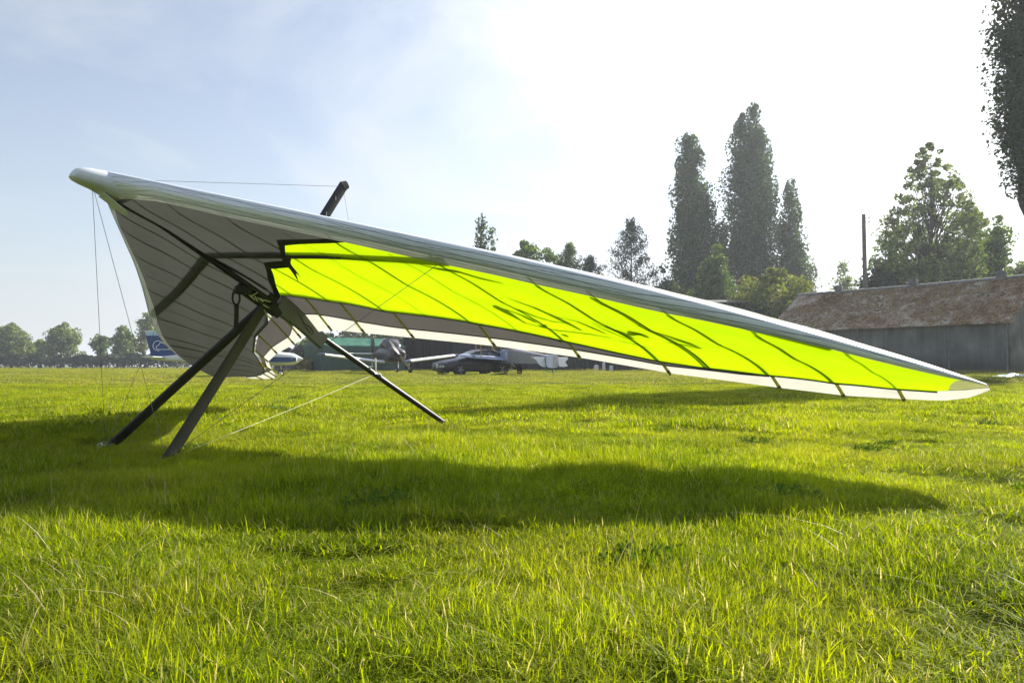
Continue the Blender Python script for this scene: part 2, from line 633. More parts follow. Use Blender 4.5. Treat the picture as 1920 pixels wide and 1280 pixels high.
def build_grass():
    r = np.random.default_rng(11)
    protos = []
    for i in range(5):
        protos.append(raw_mesh('turf', *blades(1750, .42, .022, .095, .0034, .9, 3, r), 'grass'))
    for i in range(3):
        protos.append(raw_mesh('tuft', *blades(950, .30, .05, .16, .0042, .5, 4, r, tuft=.05, ntuft=5), 'grass'))
    for i in range(2):
        protos.append(raw_mesh('weeds', *weed_mesh(r), 'weed'))
    for i in range(2):
        protos.append(raw_mesh('stalks', *blades(7, .5, .10, .26, .0022, 1.5, 4, r), 'straw'))
    for i in range(2):
        v_, t_ = blades(520, .44, .04, .11, .0030, 2.2, 3, r)
        protos.append(raw_mesh('thatch', v_ * [1, 1, .55], t_, 'straw'))

    def emit(x0f, y0, y1, step, pick, sc_f):
        pts, rots, scs, idx = [], [], [], []
        y = y0
        while y < y1:
            half = y * .74 + x0f
            x = -half
            while x < half:
                px = x + r.uniform(-.5, .5) * step
                py = y + r.uniform(-.5, .5) * step
                res = pick(px, py)
                for i, s_ in res:
                    ox, oy = r.uniform(-.3, .3, 2) * step
                    pts.append((px + ox, py + oy, gz(px + ox, py + oy) - .006 + .035 * vnoise(px + ox, py + oy, .5, 17) * ss(14, 4, py)))
                    rots.append((r.normal(0, .05), r.normal(0, .05), r.uniform(0, 6.283)))
                    zs = s_ * (.85 if i in (8, 9) and y1 < 8 else sc_f(px, py))
                    scs.append((s_, s_, zs))
                    idx.append(i)
                x += step
            y += step
        return pts, rots, scs, idx

    def hmap(x, y):
        return .36 + 1.0 * vnoise(x, y, .40, 3) * (.45 + .8 * vnoise(x, y, 2.3, 5))

    def pick_near(x, y):
        q = []
        n = vnoise(x, y, .8, 1)
        q.append((int(r.integers(0, 5)), r.uniform(.85, 1.15)))
        if n > .28:
            q.append((int(r.integers(0, 5)), r.uniform(.8, 1.1)))
        t = vnoise(x, y, .6, 9)
        if t > .62:
            q.append((int(5 + r.integers(0, 3)), r.uniform(.6, 1.0)))
        if vnoise(x, y, .45, 21) > .90 or r.random() < .014:
            q.append((int(8 + r.integers(0, 2)), r.uniform(.8, 1.3)))
        th = vnoise(x, y, .7, 41)
        if th > .86:
            q = q[:1] + [(int(12 + r.integers(0, 2)), r.uniform(.8, 1.2))]
        if r.random() < .22:
            q.append((int(10 + r.integers(0, 2)), r.uniform(.7, 1.1)))
        return q
    P = emit(1.6, .55, 7.2, .235, pick_near, hmap)
    instance_field('grass', protos, *P, 'foreground meadow grass with tufts, weeds and dry stalks')
    print('near grass', len(P[0]))

    protos2 = []
    for i in range(4):
        protos2.append(raw_mesh('turf_mid', *blades(1700, 1.1, .035, .10, .0085, .85, 2, r), 'grass'))
    for i in range(2):
        protos2.append(raw_mesh('tuft_mid', *blades(700, .9, .06, .17, .009, .5, 2, r, tuft=.06, ntuft=9), 'grass'))
    v, t = weed_mesh(r, 110, .06)
    protos2.append(raw_mesh('weeds_mid', v * [1.7, 1.7, .8], t, 'weed'))

    def pick_mid(x, y):
        q = [(int(r.integers(0, 4)), r.uniform(.9, 1.15))]
        if vnoise(x, y, 1.4, 13) > .5:
            q.append((int(4 + r.integers(0, 2)), r.uniform(.7, 1.0)))
        if r.random() < .02:
            q.append((6, r.uniform(.6, 1.2)))
        return q
    P = emit(2.5, 7.0, 22, .62, pick_mid, lambda x, y: (.5 + .65 * vnoise(x, y, 1.6, 8)) * (1 - .35 * ss(9, 21, y)))
    instance_field('grass', protos2, *P, 'short grass of the field around and beyond the hang glider')
    print('mid grass', len(P[0]))

    protos3 = []
    for i in range(4):
        protos3.append(raw_mesh('turf_far', *blades(1300, 3.2, .05, .12, .026, .6, 1, r), 'grassfar'))

    def pick_far(x, y):
        return [(int(r.integers(0, 4)), r.uniform(.9, 1.15))]
    P = emit(3, 21.5, 75, 2.1, pick_far, lambda x, y: .28 + .35 * vnoise(x, y, 5, 8))
    instance_field('grass', protos3, *P, 'distant mown grass of the airfield in front of sheds and hedges')
    print('far grass', len(P[0]))


build_grass()

# ------------------------------------------------------------------ hang glider
G_NOSE = np.array((-2.88068, 4.83789, 1.86705))
G_A = np.array((.63211596, .583933, -.50936399))     # aft along the keel
G_R = np.array((.67855697, -.73454778, 0.0))         # to the right wing
G_U = np.array((.37415219, .34563248, .86055118))    # up out of the sail
G_BASE = np.array((-2.637, 5.063, 0.0))


def GW(p):
    """glider frame -> coordinates of the glider's root"""
    return tuple(G_NOSE + G_A * p[0] + G_R * p[1] + G_U * p[2] - G_BASE)


LJ = (1.30636, 2.52284, -.01136)
LT = (3.017, 4.558, .233)
TET = np.array([(0, 1.95, .03), (.2, 1.96, .05), (.55, 2.08, .08), (1.0, 2.24, .12), (1.75, 2.42, .14), (2.38, 2.62, .16), (2.89, 2.90, .21), (3.45, 3.22, .30), (3.78, 3.33, .32), (4.1, 3.33, .31), (4.3, 3.29, .285), (4.45, 3.2, .26), (4.558, 3.08, .24)])


def le_pt(y):
    s, sz = LJ[0] / LJ[1], LJ[2] / LJ[1]
    x, z = s * y, sz * y
    if y > LJ[1]:
        q = ((y - LJ[1]) / (LT[1] - LJ[1])) ** 2
        x += q * (LT[0] - s * LT[1])
        z += q * (LT[2] - sz * LT[1])
    z += .078 * (1 - (y / LT[1]) ** 4) + .022 * max(0, 1 - y / 2.5)
    # rounded apex at the nose
    x -= .0
    return np.array((x, y, z))


def te_pt(y):
    return np.array((np.interp(y, TET[:, 0], TET[:, 1]), y, np.interp(y, TET[:, 0], TET[:, 2])))


BAT_Y = [.22, .55, 1.0, 1.75, 2.38, 2.89, 3.45, 3.78, 4.1]


def surf(u, y, top=False, off=0.0):
    ya = min(abs(y), 4.557)
    a, b = le_pt(ya), te_pt(ya)
    c = b[0] - a[0]
    u = min(max(u, 0), 1)
    t = 5 * .14 * (.2969 * math.sqrt(u) - .126 * u - .3516 * u * u + .2843 * u ** 3 - .1036 * u ** 4)
    cam_ = .045 * 4 * u * (1 - u) * (1.25 - .5 * u)
    # cloth lifts a little between the battens
    j = np.searchsorted(BAT_Y, ya)
    lo = BAT_Y[j - 1] if j > 0 else 0
    hi = BAT_Y[j] if j < len(BAT_Y) else 4.6
    bil = math.sin(math.pi * (ya - lo) / max(hi - lo, .01)) * .014 * u * (1.03 - u) * 2
    if top:
        h = cam_ + t * (.55 + .45 * ss(0, .35, u))
    else:
        k = 1 if u < .45 else max(.25, 1 - (u - .45) / .35 * .75)
        h = cam_ - t * k * (1.40 - .40 * ss(0, .3, u))
    if y < 0:
        a = a - np.array((0, 0, .15 * ss(1.2, 3.6, ya)))
    q = a + (b - a) * u
    return np.array((q[0], math.copysign(ya, y) if y != 0 else 0, q[2] + h * c + off + bil))


glider = thing('hang_glider', 'hang glider with lime green and grey sail standing nose high on the grass', 'hang glider', tuple(G_BASE))


def put_uv(o, uvs):
    me = o.data
    l = me.uv_layers.new(name='UVMap')
    vi = np.zeros(len(me.loops), np.int32)
    me.loops.foreach_get('vertex_index', vi)
    l.data.foreach_set('uv', np.asarray(uvs, np.float32)[vi].ravel())


def grid_part(name, mat, us, ys, top, off=0.0, parent=glider, label=None):
    """a strip of skin; us may be a list of (u, top) pairs to wrap round the nose"""
    mb = MB()
    uv = []
    for y in ys:
        acc = 0
        last = None
        for q in us:
            u, tp = q if isinstance(q, tuple) else (q, top)
            p = surf(u, y, tp, off)
            if last is not None:
                acc += np.linalg.norm(p - last)
            last = p
            mb.v.append(GW(p))
            uv.append((y, acc))
    n = len(us)
    for j in range(len(ys) - 1):
        for i in range(n - 1):
            mb.f.append((j * n + i, j * n + i + 1, (j + 1) * n + i + 1, (j + 1) * n + i))
    o = mb.build(name, mat, parent, smooth=True)
    put_uv(o, uv)
    if label:
        o['label'] = label
    return o


def cdt_part(name, mat, poly, top=False, off=0.0, du=.035, dy=.06, parent=glider, label=None):
    """a panel cut to an outline given in (chord fraction, span metres), lying on the skin"""
    K = 1.6
    pts = []
    n = len(poly)
    for i in range(n):
        a, b = poly[i], poly[(i + 1) % n]
        L = math.hypot((a[0] - b[0]) * K, a[1] - b[1])
        m = max(1, int(L / .07))
        for k in range(m):
            t = k / m
            pts.append(((a[0] + (b[0] - a[0]) * t) * K, a[1] + (b[1] - a[1]) * t))
    nb = len(pts)
    us = [p[0] for p in pts]
    ys = [p[1] for p in pts]
    inner = []
    for u in np.arange(min(us), max(us), du * K):
        for y in np.arange(min(ys), max(ys), dy):
            inner.append((u + 1e-4, y + 1e-4))
    V, E_, Fc, _, _, _ = delaunay_2d_cdt([Vector(p) for p in pts + inner], [], [list(range(nb))], 1, 1e-5)
    mb = MB()
    uv = []
    for p in V:
        u, y = p.x / K, p.y
        q = surf(u, y, top, off)
        mb.v.append(GW(q))
        uv.append((y, q[0]))
    mb.f = [tuple(f) for f in Fc]
    used = sorted({i for f in mb.f for i in f})
    rm = {a: k for k, a in enumerate(used)}
    mb.v = [mb.v[a] for a in used]
    uv = [uv[a] for a in used]
    mb.f = [tuple(rm[i] for i in f) for f in mb.f]
    o = mb.build(name, mat, parent, smooth=True)
    put_uv(o, uv)
    if label:
        o['label'] = label
    return o


def seam(y):
    return np.interp(abs(y), (0, .5, 1.1, 1.8, 2.3, 2.9, 3.35, 3.77, 4.06, 4.3, 4.56), (.085, .05, .063, .075, .09, .085, .08, .05, .045, .07, .1))


def edge(y):
    return np.interp(abs(y), (0, .7, 1.0, 1.67, 2.19, 2.68, 3.1, 3.73, 4.0, 4.3, 4.56), (.765, .782, .808, .808, .84, .886, .898, .85, .85, .82, .7))


YR = list(np.linspace(0, 4.557, 76))
YL = [-y for y in YR]


def build_sail():
    band = None
    for ys, lb in ((YR, 'near leading edge band with crossing threads'), (YL, 'far leading edge band')):
        mb_us = 14
        # wrap: lower seam -> nose -> top
        mbv = MB()
        uv = []
        for y in ys:
            us = [(seam(y) * (1 - k / 9) ** 2, False) for k in range(9)] + [(0.0, True)] + [(.085 * (k / 10) ** 2, True) for k in range(1, 11)]
            acc, last = 0, None
            for u, tp in us:
                p = surf(u, y, tp)
                if last is not None:
                    acc += np.linalg.norm(p - last)
                last = p
                mbv.v.append(GW(p))
                uv.append((y, acc))
            n = len(us)
        for j in range(len(ys) - 1):
            for i in range(n - 1):
                mbv.f.append((j * n + i, j * n + i + 1, (j + 1) * n + i + 1, (j + 1) * n + i))
        o = mbv.build('leading_edge', 'mylar', glider, smooth=True)
        put_uv(o, uv)
        o['label'] = lb
    # top skin behind the band
    for ys in (YR, YL):
        n = len(ys)
        mbt, mbg, mbw = [], [], []
        for nm, mt, lo, hi, k in (('top_skin', 'clearskin', lambda y: .085, lambda y: edge(y) + .0, 18), ('rear_strip', 'greystrip', lambda y: edge(y), lambda y: max(edge(y) + .01, np.interp(abs(y), (0, .85, 2.9, 3.3, 3.7, 4.56), (.905, .945, .944, .93, .88, .80))), 5), ('trailing_strip', 'whitestrip', lambda y: max(edge(y) + .01, np.interp(abs(y), (0, .85, 2.9, 3.3, 3.7, 4.56), (.905, .945, .944, .93, .88, .80))), lambda y: 1.0, 6)):
            mbq = MB()
            uv = []
            for y in ys:
                for i in range(k + 1):
                    u = lo(y) + (hi(y) - lo(y)) * i / k
                    p = surf(u, y, True)
                    mbq.v.append(GW(p))
                    uv.append((y, p[0]))
            for j in range(n - 1):
                for i in range(k):
                    a = j * (k + 1) + i
                    mbq.f.append((a, a + 1, a + k + 2, a + k + 1))
            o = mbq.build(nm, mt, glider, smooth=True)
            put_uv(o, uv)
    # dark seams of the undersurface edge and of the white strip
    for sg in (1, -1):
        m1, m2 = MB(), MB()
        yy = [sg * y for y in np.linspace(.02, 4.3, 60)]
        m1.path([GW(surf(edge(y), y, False, -.002)) for y in yy], .0045, 5)
        m1.build('undersurface_hem', 'print', glider)
        m2.path([GW(surf(max(edge(y) + .01, np.interp(abs(y), (0, .85, 2.9, 3.3, 3.7, 4.56), (.905, .945, .944, .93, .88, .80))), y, True, -.004)) for y in yy[:48]], .0045, 5)
        m2.build('strip_seam', 'print', glider)
    # undersurface panels
    zig_out = [(seam(1.72), 1.72), (.192, 1.16), (.41, .81), (.45, .575), (.66, .19), (.764, .0)]
    zig_in = [(.77, .06), (.665, .25), (.52, .5), (.475, .74), (.63, .54), (.53, .70), (.575, .66), (.49, .77), (.42, .86), (.353, .988), (.375, .90), (.245, 1.13), (seam(1.83), 1.83)]
    grey = [(seam(y), y) for y in np.linspace(-4.4, 1.72, 60)] + zig_out[1:] + [(edge(y), -y) for y in np.linspace(.03, 4.4, 40)]
    cdt_part('grey_undersurface', 'greysail', grey)
    cdt_part('zigzag_border', 'blackcloth', zig_out + zig_in, label='black zigzag border ending in a swallow shape')
    lime = [(seam(y), y) for y in np.linspace(1.83, 4.47, 32)] + [(edge(y), y) for y in np.linspace(4.36, .06, 50)] + zig_in[1:-1]
    cdt_part('lime_undersurface', 'lime', lime)
    for sg in (1, -1):
        y0 = 4.3 if sg > 0 else 4.4
        tip = [(seam(y), sg * y) for y in np.linspace(4.47 if sg > 0 else 4.4, 4.555, 6)] + [(edge(y), sg * y) for y in np.linspace(4.555, 4.36 if sg > 0 else 4.4, 6)]
        cdt_part('tip_panel', 'tip', tip)
    # lettering of the top surface that shows through as strokes
    logo = [[(0.537, 2.245, 0.0022), (0.585, 2.226, 0.0109), (0.64, 2.227, 0.008), (0.699, 2.237, 0.0033), (0.732, 2.251, 0.0018)],
        [(0.571, 2.27, 0.0029), (0.621, 2.327, 0.0044), (0.662, 2.341, 0.0058), (0.696, 2.35, 0.0022)],
        [(0.382, 2.475, 0.0015), (0.451, 2.569, 0.0044), (0.601, 2.587, 0.0058), (0.698, 2.607, 0.0029)],
        [(0.526, 2.394, 0.0036), (0.604, 2.429, 0.0036), (0.638, 2.493, 0.0029), (0.626, 2.597, 0.0015)],
        [(0.723, 2.221, 0.0015), (0.738, 2.32, 0.0025), (0.751, 2.414, 0.0025), (0.745, 2.483, 0.0022), (0.727, 2.638, 0.0022), (0.724, 2.755, 0.0015)],
        [(0.544, 2.599, 0.0018), (0.559, 2.699, 0.0036), (0.632, 2.736, 0.0047), (0.677, 2.76, 0.0018)],
        [(0.511, 2.806, 0.0015), (0.533, 2.868, 0.0044), (0.584, 2.898, 0.0073), (0.666, 2.914, 0.0022)],
        [(0.563, 2.792, 0.0015), (0.628, 2.828, 0.0029), (0.685, 2.866, 0.0015)],
        [(0.616, 2.93, 0.0029), (0.553, 3.003, 0.008), (0.579, 3.014, 0.0066), (0.617, 3.021, 0.0022)],
        [(0.412, 3.11, 0.0015), (0.478, 3.173, 0.0033), (0.575, 3.218, 0.0087), (0.65, 3.255, 0.0018)],
        [(0.639, 3.084, 0.0018), (0.64, 3.183, 0.0044), (0.653, 3.247, 0.0022)],
        [(0.742, 2.779, 0.0015), (0.74, 2.878, 0.0022), (0.773, 2.954, 0.0011)],
        [(0.784, 2.428, 0.0022), (0.796, 2.439, 0.0051), (0.81, 2.442, 0.0018)],
        [(0.71, 2.348, 0.0018), (0.732, 2.355, 0.0029), (0.7, 2.409, 0.0018)],
        [(0.155, 2.203, 0.0019), (0.167, 2.29, 0.0045), (0.142, 2.445, 0.0053), (0.175, 2.53, 0.0053), (0.181, 2.649, 0.0023)]]
    for st in logo:
        pts = []
        for (u0, y0, w0), (u1, y1, w1) in zip(st[:-1], st[1:]):
            for k in range(5):
                t = k / 5
                pts.append((u0 + (u1 - u0) * t, y0 + (y1 - y0) * t, w0 + (w1 - w0) * t))
        pts.append(st[-1])
        lf, rt = [], []
        n = len(pts)
        for k, (u, y, w) in enumerate(pts):
            a, c = pts[max(k - 1, 0)], pts[min(k + 1, n - 1)]
            ch = 1.45
            d = np.array(((c[0] - a[0]) * ch, c[1] - a[1]))
            d /= np.linalg.norm(d) + 1e-9
            lf.append((u - d[1] * w * 4.4 / ch, y + d[0] * w * 4.4))
            rt.append((u + d[1] * w * 4.4 / ch, y - d[0] * w * 4.4))
        mb = MB()
        for u, y in lf + rt:
            mb.v.append(GW(surf(u, y, False, .006)))
        mb.f = [(k, k + 1, n + k + 1, n + k) for k in range(n - 1)]
        o = mb.build('lettering_stroke', 'shadowprint', glider, smooth=True)
        put_uv(o, [(v[0], v[1]) for v in mb.v])
    # small dark patches at the undersurface edge
    for y in (1.67, 2.27):
        u = edge(y)
        cdt_part('batten_strap', 'blackcloth', [(u - .004, y - .0), (u - .004, y + .045), (u + .055, y + .055), (u + .03, y + .01)], top=True, off=-.012, du=.1, dy=.1)
    # battens with black tips
    for sg in (1, -1):
        for y in BAT_Y + [3.15]:
            mbb = MB()
            u1 = .90 if y == 3.15 else 1.0
            us = np.linspace(.06, u1, 16)
            pts = [GW(surf(u, sg * y, True, -.009)) for u in us]
            mbb.path(pts, .0095, 6)
            o = mbb.build('batten', 'batten', glider, smooth=True)
            put_uv(o, [(v[0], v[1]) for v in mbb.v])
            if y != 3.15:
                t = MB().tube(GW(surf(.972, sg * y, True, -.009)), GW(surf(.999, sg * y, True, -.007)), .0105, .009)
                t.build('batten_tip', 'black', o)
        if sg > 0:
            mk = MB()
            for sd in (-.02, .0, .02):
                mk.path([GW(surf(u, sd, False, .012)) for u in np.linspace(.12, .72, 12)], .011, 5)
            mk.build('keel_shadow_strip', 'blackcloth', glider)  # dark strip added for the shadow band along the keel
        # strips added inside the lower skin to darken the batten shadow lines
        for y, w in [(q, .011) for q in BAT_Y[:-1]] + [(1.38, .006), (2.08, .006), (3.14, .017)]:
            mbb = MB()
            us = np.linspace(.10, edge(y) - .005, 14)
            for sd in (-.6, .6):
                mbb.path([GW(surf(u, sg * (y + sd * w), False, .007)) for u in us], w * .6, 5)
            put_uv(mbb.build('batten_shadow_strip', 'battenshadow', glider), [(v[0], v[1]) for v in mbb.v])
    # nose cone and its tab
    mbn = MB()
    rings = []
    for x, hw, zl, zu in ((-.118, .02, -.040, -.006), (-.112, .048, -.056, .018), (-.09, .076, -.062, .046), (-.05, .105, -.055, .078), (.01, .14, -.038, .110), (.08, .20, -.026, .140), (.15, .31, -.018, .167)):
        rg = []
        for i in range(16):
            t = 2 * math.pi * i / 16
            cxx = math.cos(t) * hw
            zc = (zl + zu) / 2 + math.sin(t) * (zu - zl) / 2 * (1 if math.sin(t) > 0 else 1)
            dx = .50 * max(0, abs(cxx) - .02)
            rg.append(GW((x + dx * (.9 if x > -.06 else .35), cxx, zc + .006)))
        rings.append(rg)
    mbn.loft(rings, cap=True)
    o = mbn.build('nose_cone', 'nosecone', glider, smooth=True)
    put_uv(o, [(v[0], v[1]) for v in mbn.v])
    mt = MB()
    tabp = [(.10, -.07, -.018), (.10, .07, -.018), (.27, .06, -.032), (.30, .04, -.034), (.30, -.04, -.034), (.27, -.06, -.032)]
    lo = [GW((a, b, c - .010)) for a, b, c in tabp]
    hi = [GW((a, b, c - .002)) for a, b, c in tabp]
    mt.add(lo + hi, [tuple(range(6)), tuple(range(6, 12))[::-1]] + [(i, (i + 1) % 6, 6 + (i + 1) % 6, 6 + i) for i in range(6)])
    ot = mt.build('nose_tab', 'nosecone', o)
    put_uv(ot, [(v[0], v[1]) for v in mt.v])


build_sail()


def ray_ground(p):
    return p


def build_frame():
    up3 = tuple(G_U)
    # keel
    a, b = GW((.02, 0, .045)), GW((3.53, 0, 0.0))
    keel = MB().tube(a, b, .024, n=12).build('keel', 'black', glider, smooth=True)
    MB().tube(GW((2.03, 0, .022)), GW((2.62, 0, .02)), .012, n=8).build('keel_top_strip', 'alu', keel)
    MB().tube(GW((3.515, 0, 0)), GW((3.545, 0, -.001)), .027, n=12).build('end_cap', 'blackcloth', keel)
    # inner leading edge tubes and cross bars
    for sg in (1, -1):
        m = MB()
        pts = [GW(le_pt(y) * np.array((1, sg, 1)) + np.array((.06, 0, .022))) for y in np.linspace(.06, 4.05, 14)]
        m.path(pts, .022, 8)
        m.build('leading_edge_tube', 'greytube', glider, smooth=True)
        MB().tube(GW((.92, sg * .02, .085)), GW((1.40, sg * 2.45, .085)), .036, n=10).build('cross_bar', 'greytube', glider, smooth=True)
    # kingpost
    ap = np.array((1.476, 0, 0))
    kp = MB().tube(GW((1.49, 0, .02)), GW((1.507, 0, 1.25)), .043, .043, n=12, flat=.38, side=tuple(G_A)).build('kingpost', 'black', glider, smooth=True)
    MB().tube(GW((1.502, 0, 1.235)), GW((1.53, 0, 1.285)), .046, .034, n=12, flat=.5, side=tuple(G_A)).build('cap', 'blackcloth', kp)
    for h in (.93, 1.1):
        MB().box(GW((1.50, .0175, h)), (.007, .004, .035), rz=-.82).build('fitting', 'alu', kp)
    # control frame
    c1 = np.array((-3.11, 5.50, -.032)) - G_BASE
    c2 = np.array((-2.165, 4.50, .015)) - G_BASE
    apx = np.array(GW((1.46, 0, -.03)))
    for c, mt, lb, ra in ((c1, 'black', 'black downtube on the far side', .037), (c2, 'greytube', 'grey downtube on the near side', .038)):
        a = apx + (c - apx) * .02
        o = MB().tube(a, c, ra, ra, n=14, flat=.42, side=tuple(G_A * .9 + np.array((0, 0, .1)))).build('downtube', mt, glider, smooth=True)
        o['label'] = lb
        d_ = (apx - c) / np.linalg.norm(apx - c)
        MB().tube(c - d_ * .01, c + d_ * .045, ra * 1.08, n=14, flat=.46, side=tuple(G_A * .9 + np.array((0, 0, .1)))).build('end_fitting', 'blackcloth', o)
    MB().tube(c1, c2, .014, n=10).build('base_bar', 'alu', glider, smooth=True)
    # corner hardware by the far downtube
    m = MB()
    cc_ = c1 + np.array((-.02, -.04, .05))
    for k in range(4):
        ctr = Vector(cc_ + np.array((.035 * k, -.01 * k, .012 * math.sin(k * 2))))
        ring = [ctr + Vector((math.cos(t) * .016, math.sin(t + k) * .008, math.sin(t) * .014)) for t in np.linspace(0, 5.4 if k % 2 else 6.28, 10)]
        m.path(ring, .003, 5)
    m.build('shackle', 'alu', glider)
    MB().tube(c1 + np.array((-.05, -.12, -.005)), c1 + np.array((.10, -.28, -.012)), .009, n=8).build('release_lever', 'alu', glider)
    # apex hardware: channel, bolts, carabiner and hang loop
    m = MB()
    m.tube(GW((1.20, 0, -.025)), GW((1.56, 0, -.035)), .033, .036, n=10, flat=.8)
    m.build('apex_channel', 'black', glider, smooth=True)
    m = MB()
    r_ = np.random.default_rng(3)
    for k in range(9):
        p = np.array((1.30 + .023 * k, .035 + r_.normal(0, .006), -.012 - .004 * k + r_.normal(0, .012)))
        q = p + np.array((r_.uniform(.02, .07), r_.normal(0, .008), r_.normal(0, .018)))
        m.tube(GW(p), GW(q), .0045, n=6)
    m.build('apex_bolts', 'bolt', glider, smooth=True)
    m = MB()
    m.tube(GW((1.49, .02, -.01)), GW((1.60, .02, -.035)), .05, .035, n=10, flat=.5)
    m.build('apex_cover', 'blackcloth', glider, smooth=True)
    s0 = np.array(GW((1.20, 0, -.03)))
    m = MB()
    for dx in (-.018, .018):
        pts = [s0 + np.array((dx * .3, 0, 0)), s0 + np.array((dx * 1.3, -.01, -.05)), s0 + np.array((dx * 1.6, -.01, -.10)), s0 + np.array((dx * .5, 0, -.15))]
        m.path(pts, .008, 6)
    m.box(s0 + np.array((.0, 0, -.25)), (.034, .008, .24), rz=.6)
    m.box(s0 + np.array((.05, 0, -.03)), (.12, .05, .06), rz=.6)
    m.build('hang_loop', 'blackcloth', glider)
    # keel pocket with the bird emblem
    poly = [(1.55, .125), (1.70, .105), (2.05, .045), (2.05, -.065), (1.78, -.03), (1.55, -.03)]
    m = MB()
    n = len(poly)
    P = [GW((a, .030, b)) for a, b in poly] + [GW((a, -.030, b)) for a, b in poly]
    m.add(P, [tuple(range(n)), tuple(range(n, 2 * n))[::-1]] + [(i, (i + 1) % n, n + (i + 1) % n, n + i) for i in range(n)])
    pk = m.build('keel_pocket', 'pocket', glider)
    put_uv(pk, [(v[0], v[1]) for v in m.v])
    em = MB()
    A = [(1.70, .062), (1.76, .052), (1.80, .030), (1.815, .026), (1.86, .030), (1.90, .014), (1.925, -.012), (1.915, -.012), (1.89, .006), (1.858, .018), (1.818, .012), (1.80, .010), (1.788, .024), (1.75, .044)]
    B = [(1.805, .004), (1.85, .002), (1.895, -.016), (1.92, -.022), (1.89, -.022), (1.845, -.008)]
    for pl in (A, B):
        V, _, Fc, _, _, _ = delaunay_2d_cdt([Vector(p) for p in pl], [], [list(range(len(pl)))], 1, 1e-6)
        em.add([GW((v.x, .0335, v.y)) for v in V], [tuple(f) for f in Fc])
    em.build('bird_emblem', 'print', pk)
    # wires
    def wire(nm, a, b, r=.0017, sag=.0, mt='wire'):
        a, b = np.array(a, float), np.array(b, float)
        pts = [tuple(a + (b - a) * t - np.array((0, 0, 4 * sag * t * (1 - t)))) for t in np.linspace(0, 1, 7 if sag else 2)]
        o = MB().path(pts, r, 5).build(nm, mt, glider)
        return o
    nose = GW((.02, 0, .0))
    kt = GW((1.505, 0, 1.24))
    rear = GW((2.62, 0, .015))
    jr = GW((1.37, 2.36, -.005))
    jl = GW((1.40, -2.46, .0))
    for c in (c1, c2):
        wire('front_wire', nose, c + np.array((0, 0, .02)))
        wire('rear_wire', rear, c + np.array((0, 0, .02)), .0016, .01, 'rope' if c is c2 else 'wire')
    wire('side_wire', jr, c2 + np.array((0, 0, .02)), .0018)
    wire('side_wire', jl, c1 + np.array((0, 0, .02)), .0018)
    wire('top_wire', kt, GW((.03, 0, .055)), .0016)
    wire('top_wire', kt, rear, .0013)
    wire('luff_line', GW((1.50, 0, .95)), GW(surf(.93, 1.75, True)), .0010)
    # rear wire fitting on the keel
    m = MB()
    for k in range(6):
        p = np.array((2.52 + .03 * k, .012 * (-1) ** k, .028 + .012 * math.sin(k * 1.7)))
        m.tube(GW(p), GW(p + np.array((.035, .01 * (-1) ** k, .02 * math.cos(k * 2)))), .006, n=6)
    m.ball(GW((2.72, 0, .015)), .022)
    m.build('rear_fitting', 'alu', glider, smooth=True)
    MB().tube(GW((2.62, 0, .03)), tuple(np.array(GW((2.62, 0, .03))) + np.array((-.002, -.002, .13))), .006, n=6).build('wire_sleeve', 'rope', glider)


build_frame()

# ------------------------------------------------------------------ trees
M['leaf_poplar'] = mat_leaf('poplar_leaves', (0.0319, 0.0653, 0.0261), (0.1087, 0.1668, 0.0508), trans=.3, tboost=1.5, scale=.5)
M['leaf_green'] = mat_leaf('green_leaves', (0.0405, 0.0837, 0.0189), (0.1485, 0.2228, 0.0405), trans=.4, tboost=1.6, scale=.6)
M['leaf_pale'] = mat_leaf('pale_leaves', (0.0715, 0.1105, 0.0286), (0.208, 0.26, 0.065), trans=.42, tboost=1.6, scale=.6)
M['leaf_yellow'] = mat_leaf('yellowing_leaves', (.085, .125, .022), (.23, .27, .05), trans=.42, tboost=1.5, scale=.9, dry=(.02, (.30, .17, .05)))
M['leaf_dark'] = mat_leaf('dark_leaves', (0.0182, 0.0364, 0.0156), (0.0624, 0.0975, 0.0286), trans=.25, tboost=1.4, scale=.6)
M['leaf_pine'] = mat_leaf('pine_needles', (0.0156, 0.0338, 0.0208), (0.0585, 0.091, 0.0455), trans=.18, tboost=1.3, scale=.8)
M['leaf_hedge'] = mat_leaf('hedge_leaves', (.016, .030, .014), (.055, .075, .026), trans=.2, tboost=1.3, scale=.4)
M['bark'] = mat_plain('bark', (.075, .06, .045), .85, var=.35, scale=4, bump=.5)


def leaf_cards(cen, size, r, aspect=.62, up=0.0):
    """one folded leaf spray (two triangles meeting at a midrib) per centre"""
    n = len(cen)
    a = r.normal(0, 1, (n, 3))
    a[:, 2] += up
    a /= np.linalg.norm(a, axis=1, keepdims=True)
    b = r.normal(0, 1, (n, 3))
    b -= a * np.sum(a * b, 1, keepdims=True)
    b /= np.linalg.norm(b, axis=1, keepdims=True)
    c = np.cross(a, b)
    s = size * r.uniform(.55, 1.35, (n, 1))
    V = np.stack([cen - a * s * .5, cen + b * s * aspect * .5 + c * s * .12, cen + a * s * .5, cen - b * s * aspect * .5 + c * s * .12], 1)
    i = np.arange(n)[:, None] * 4
    T = np.concatenate([i + np.array([0, 1, 2]), i + np.array([0, 2, 3])], 0)
    return V.reshape(-1, 3), T


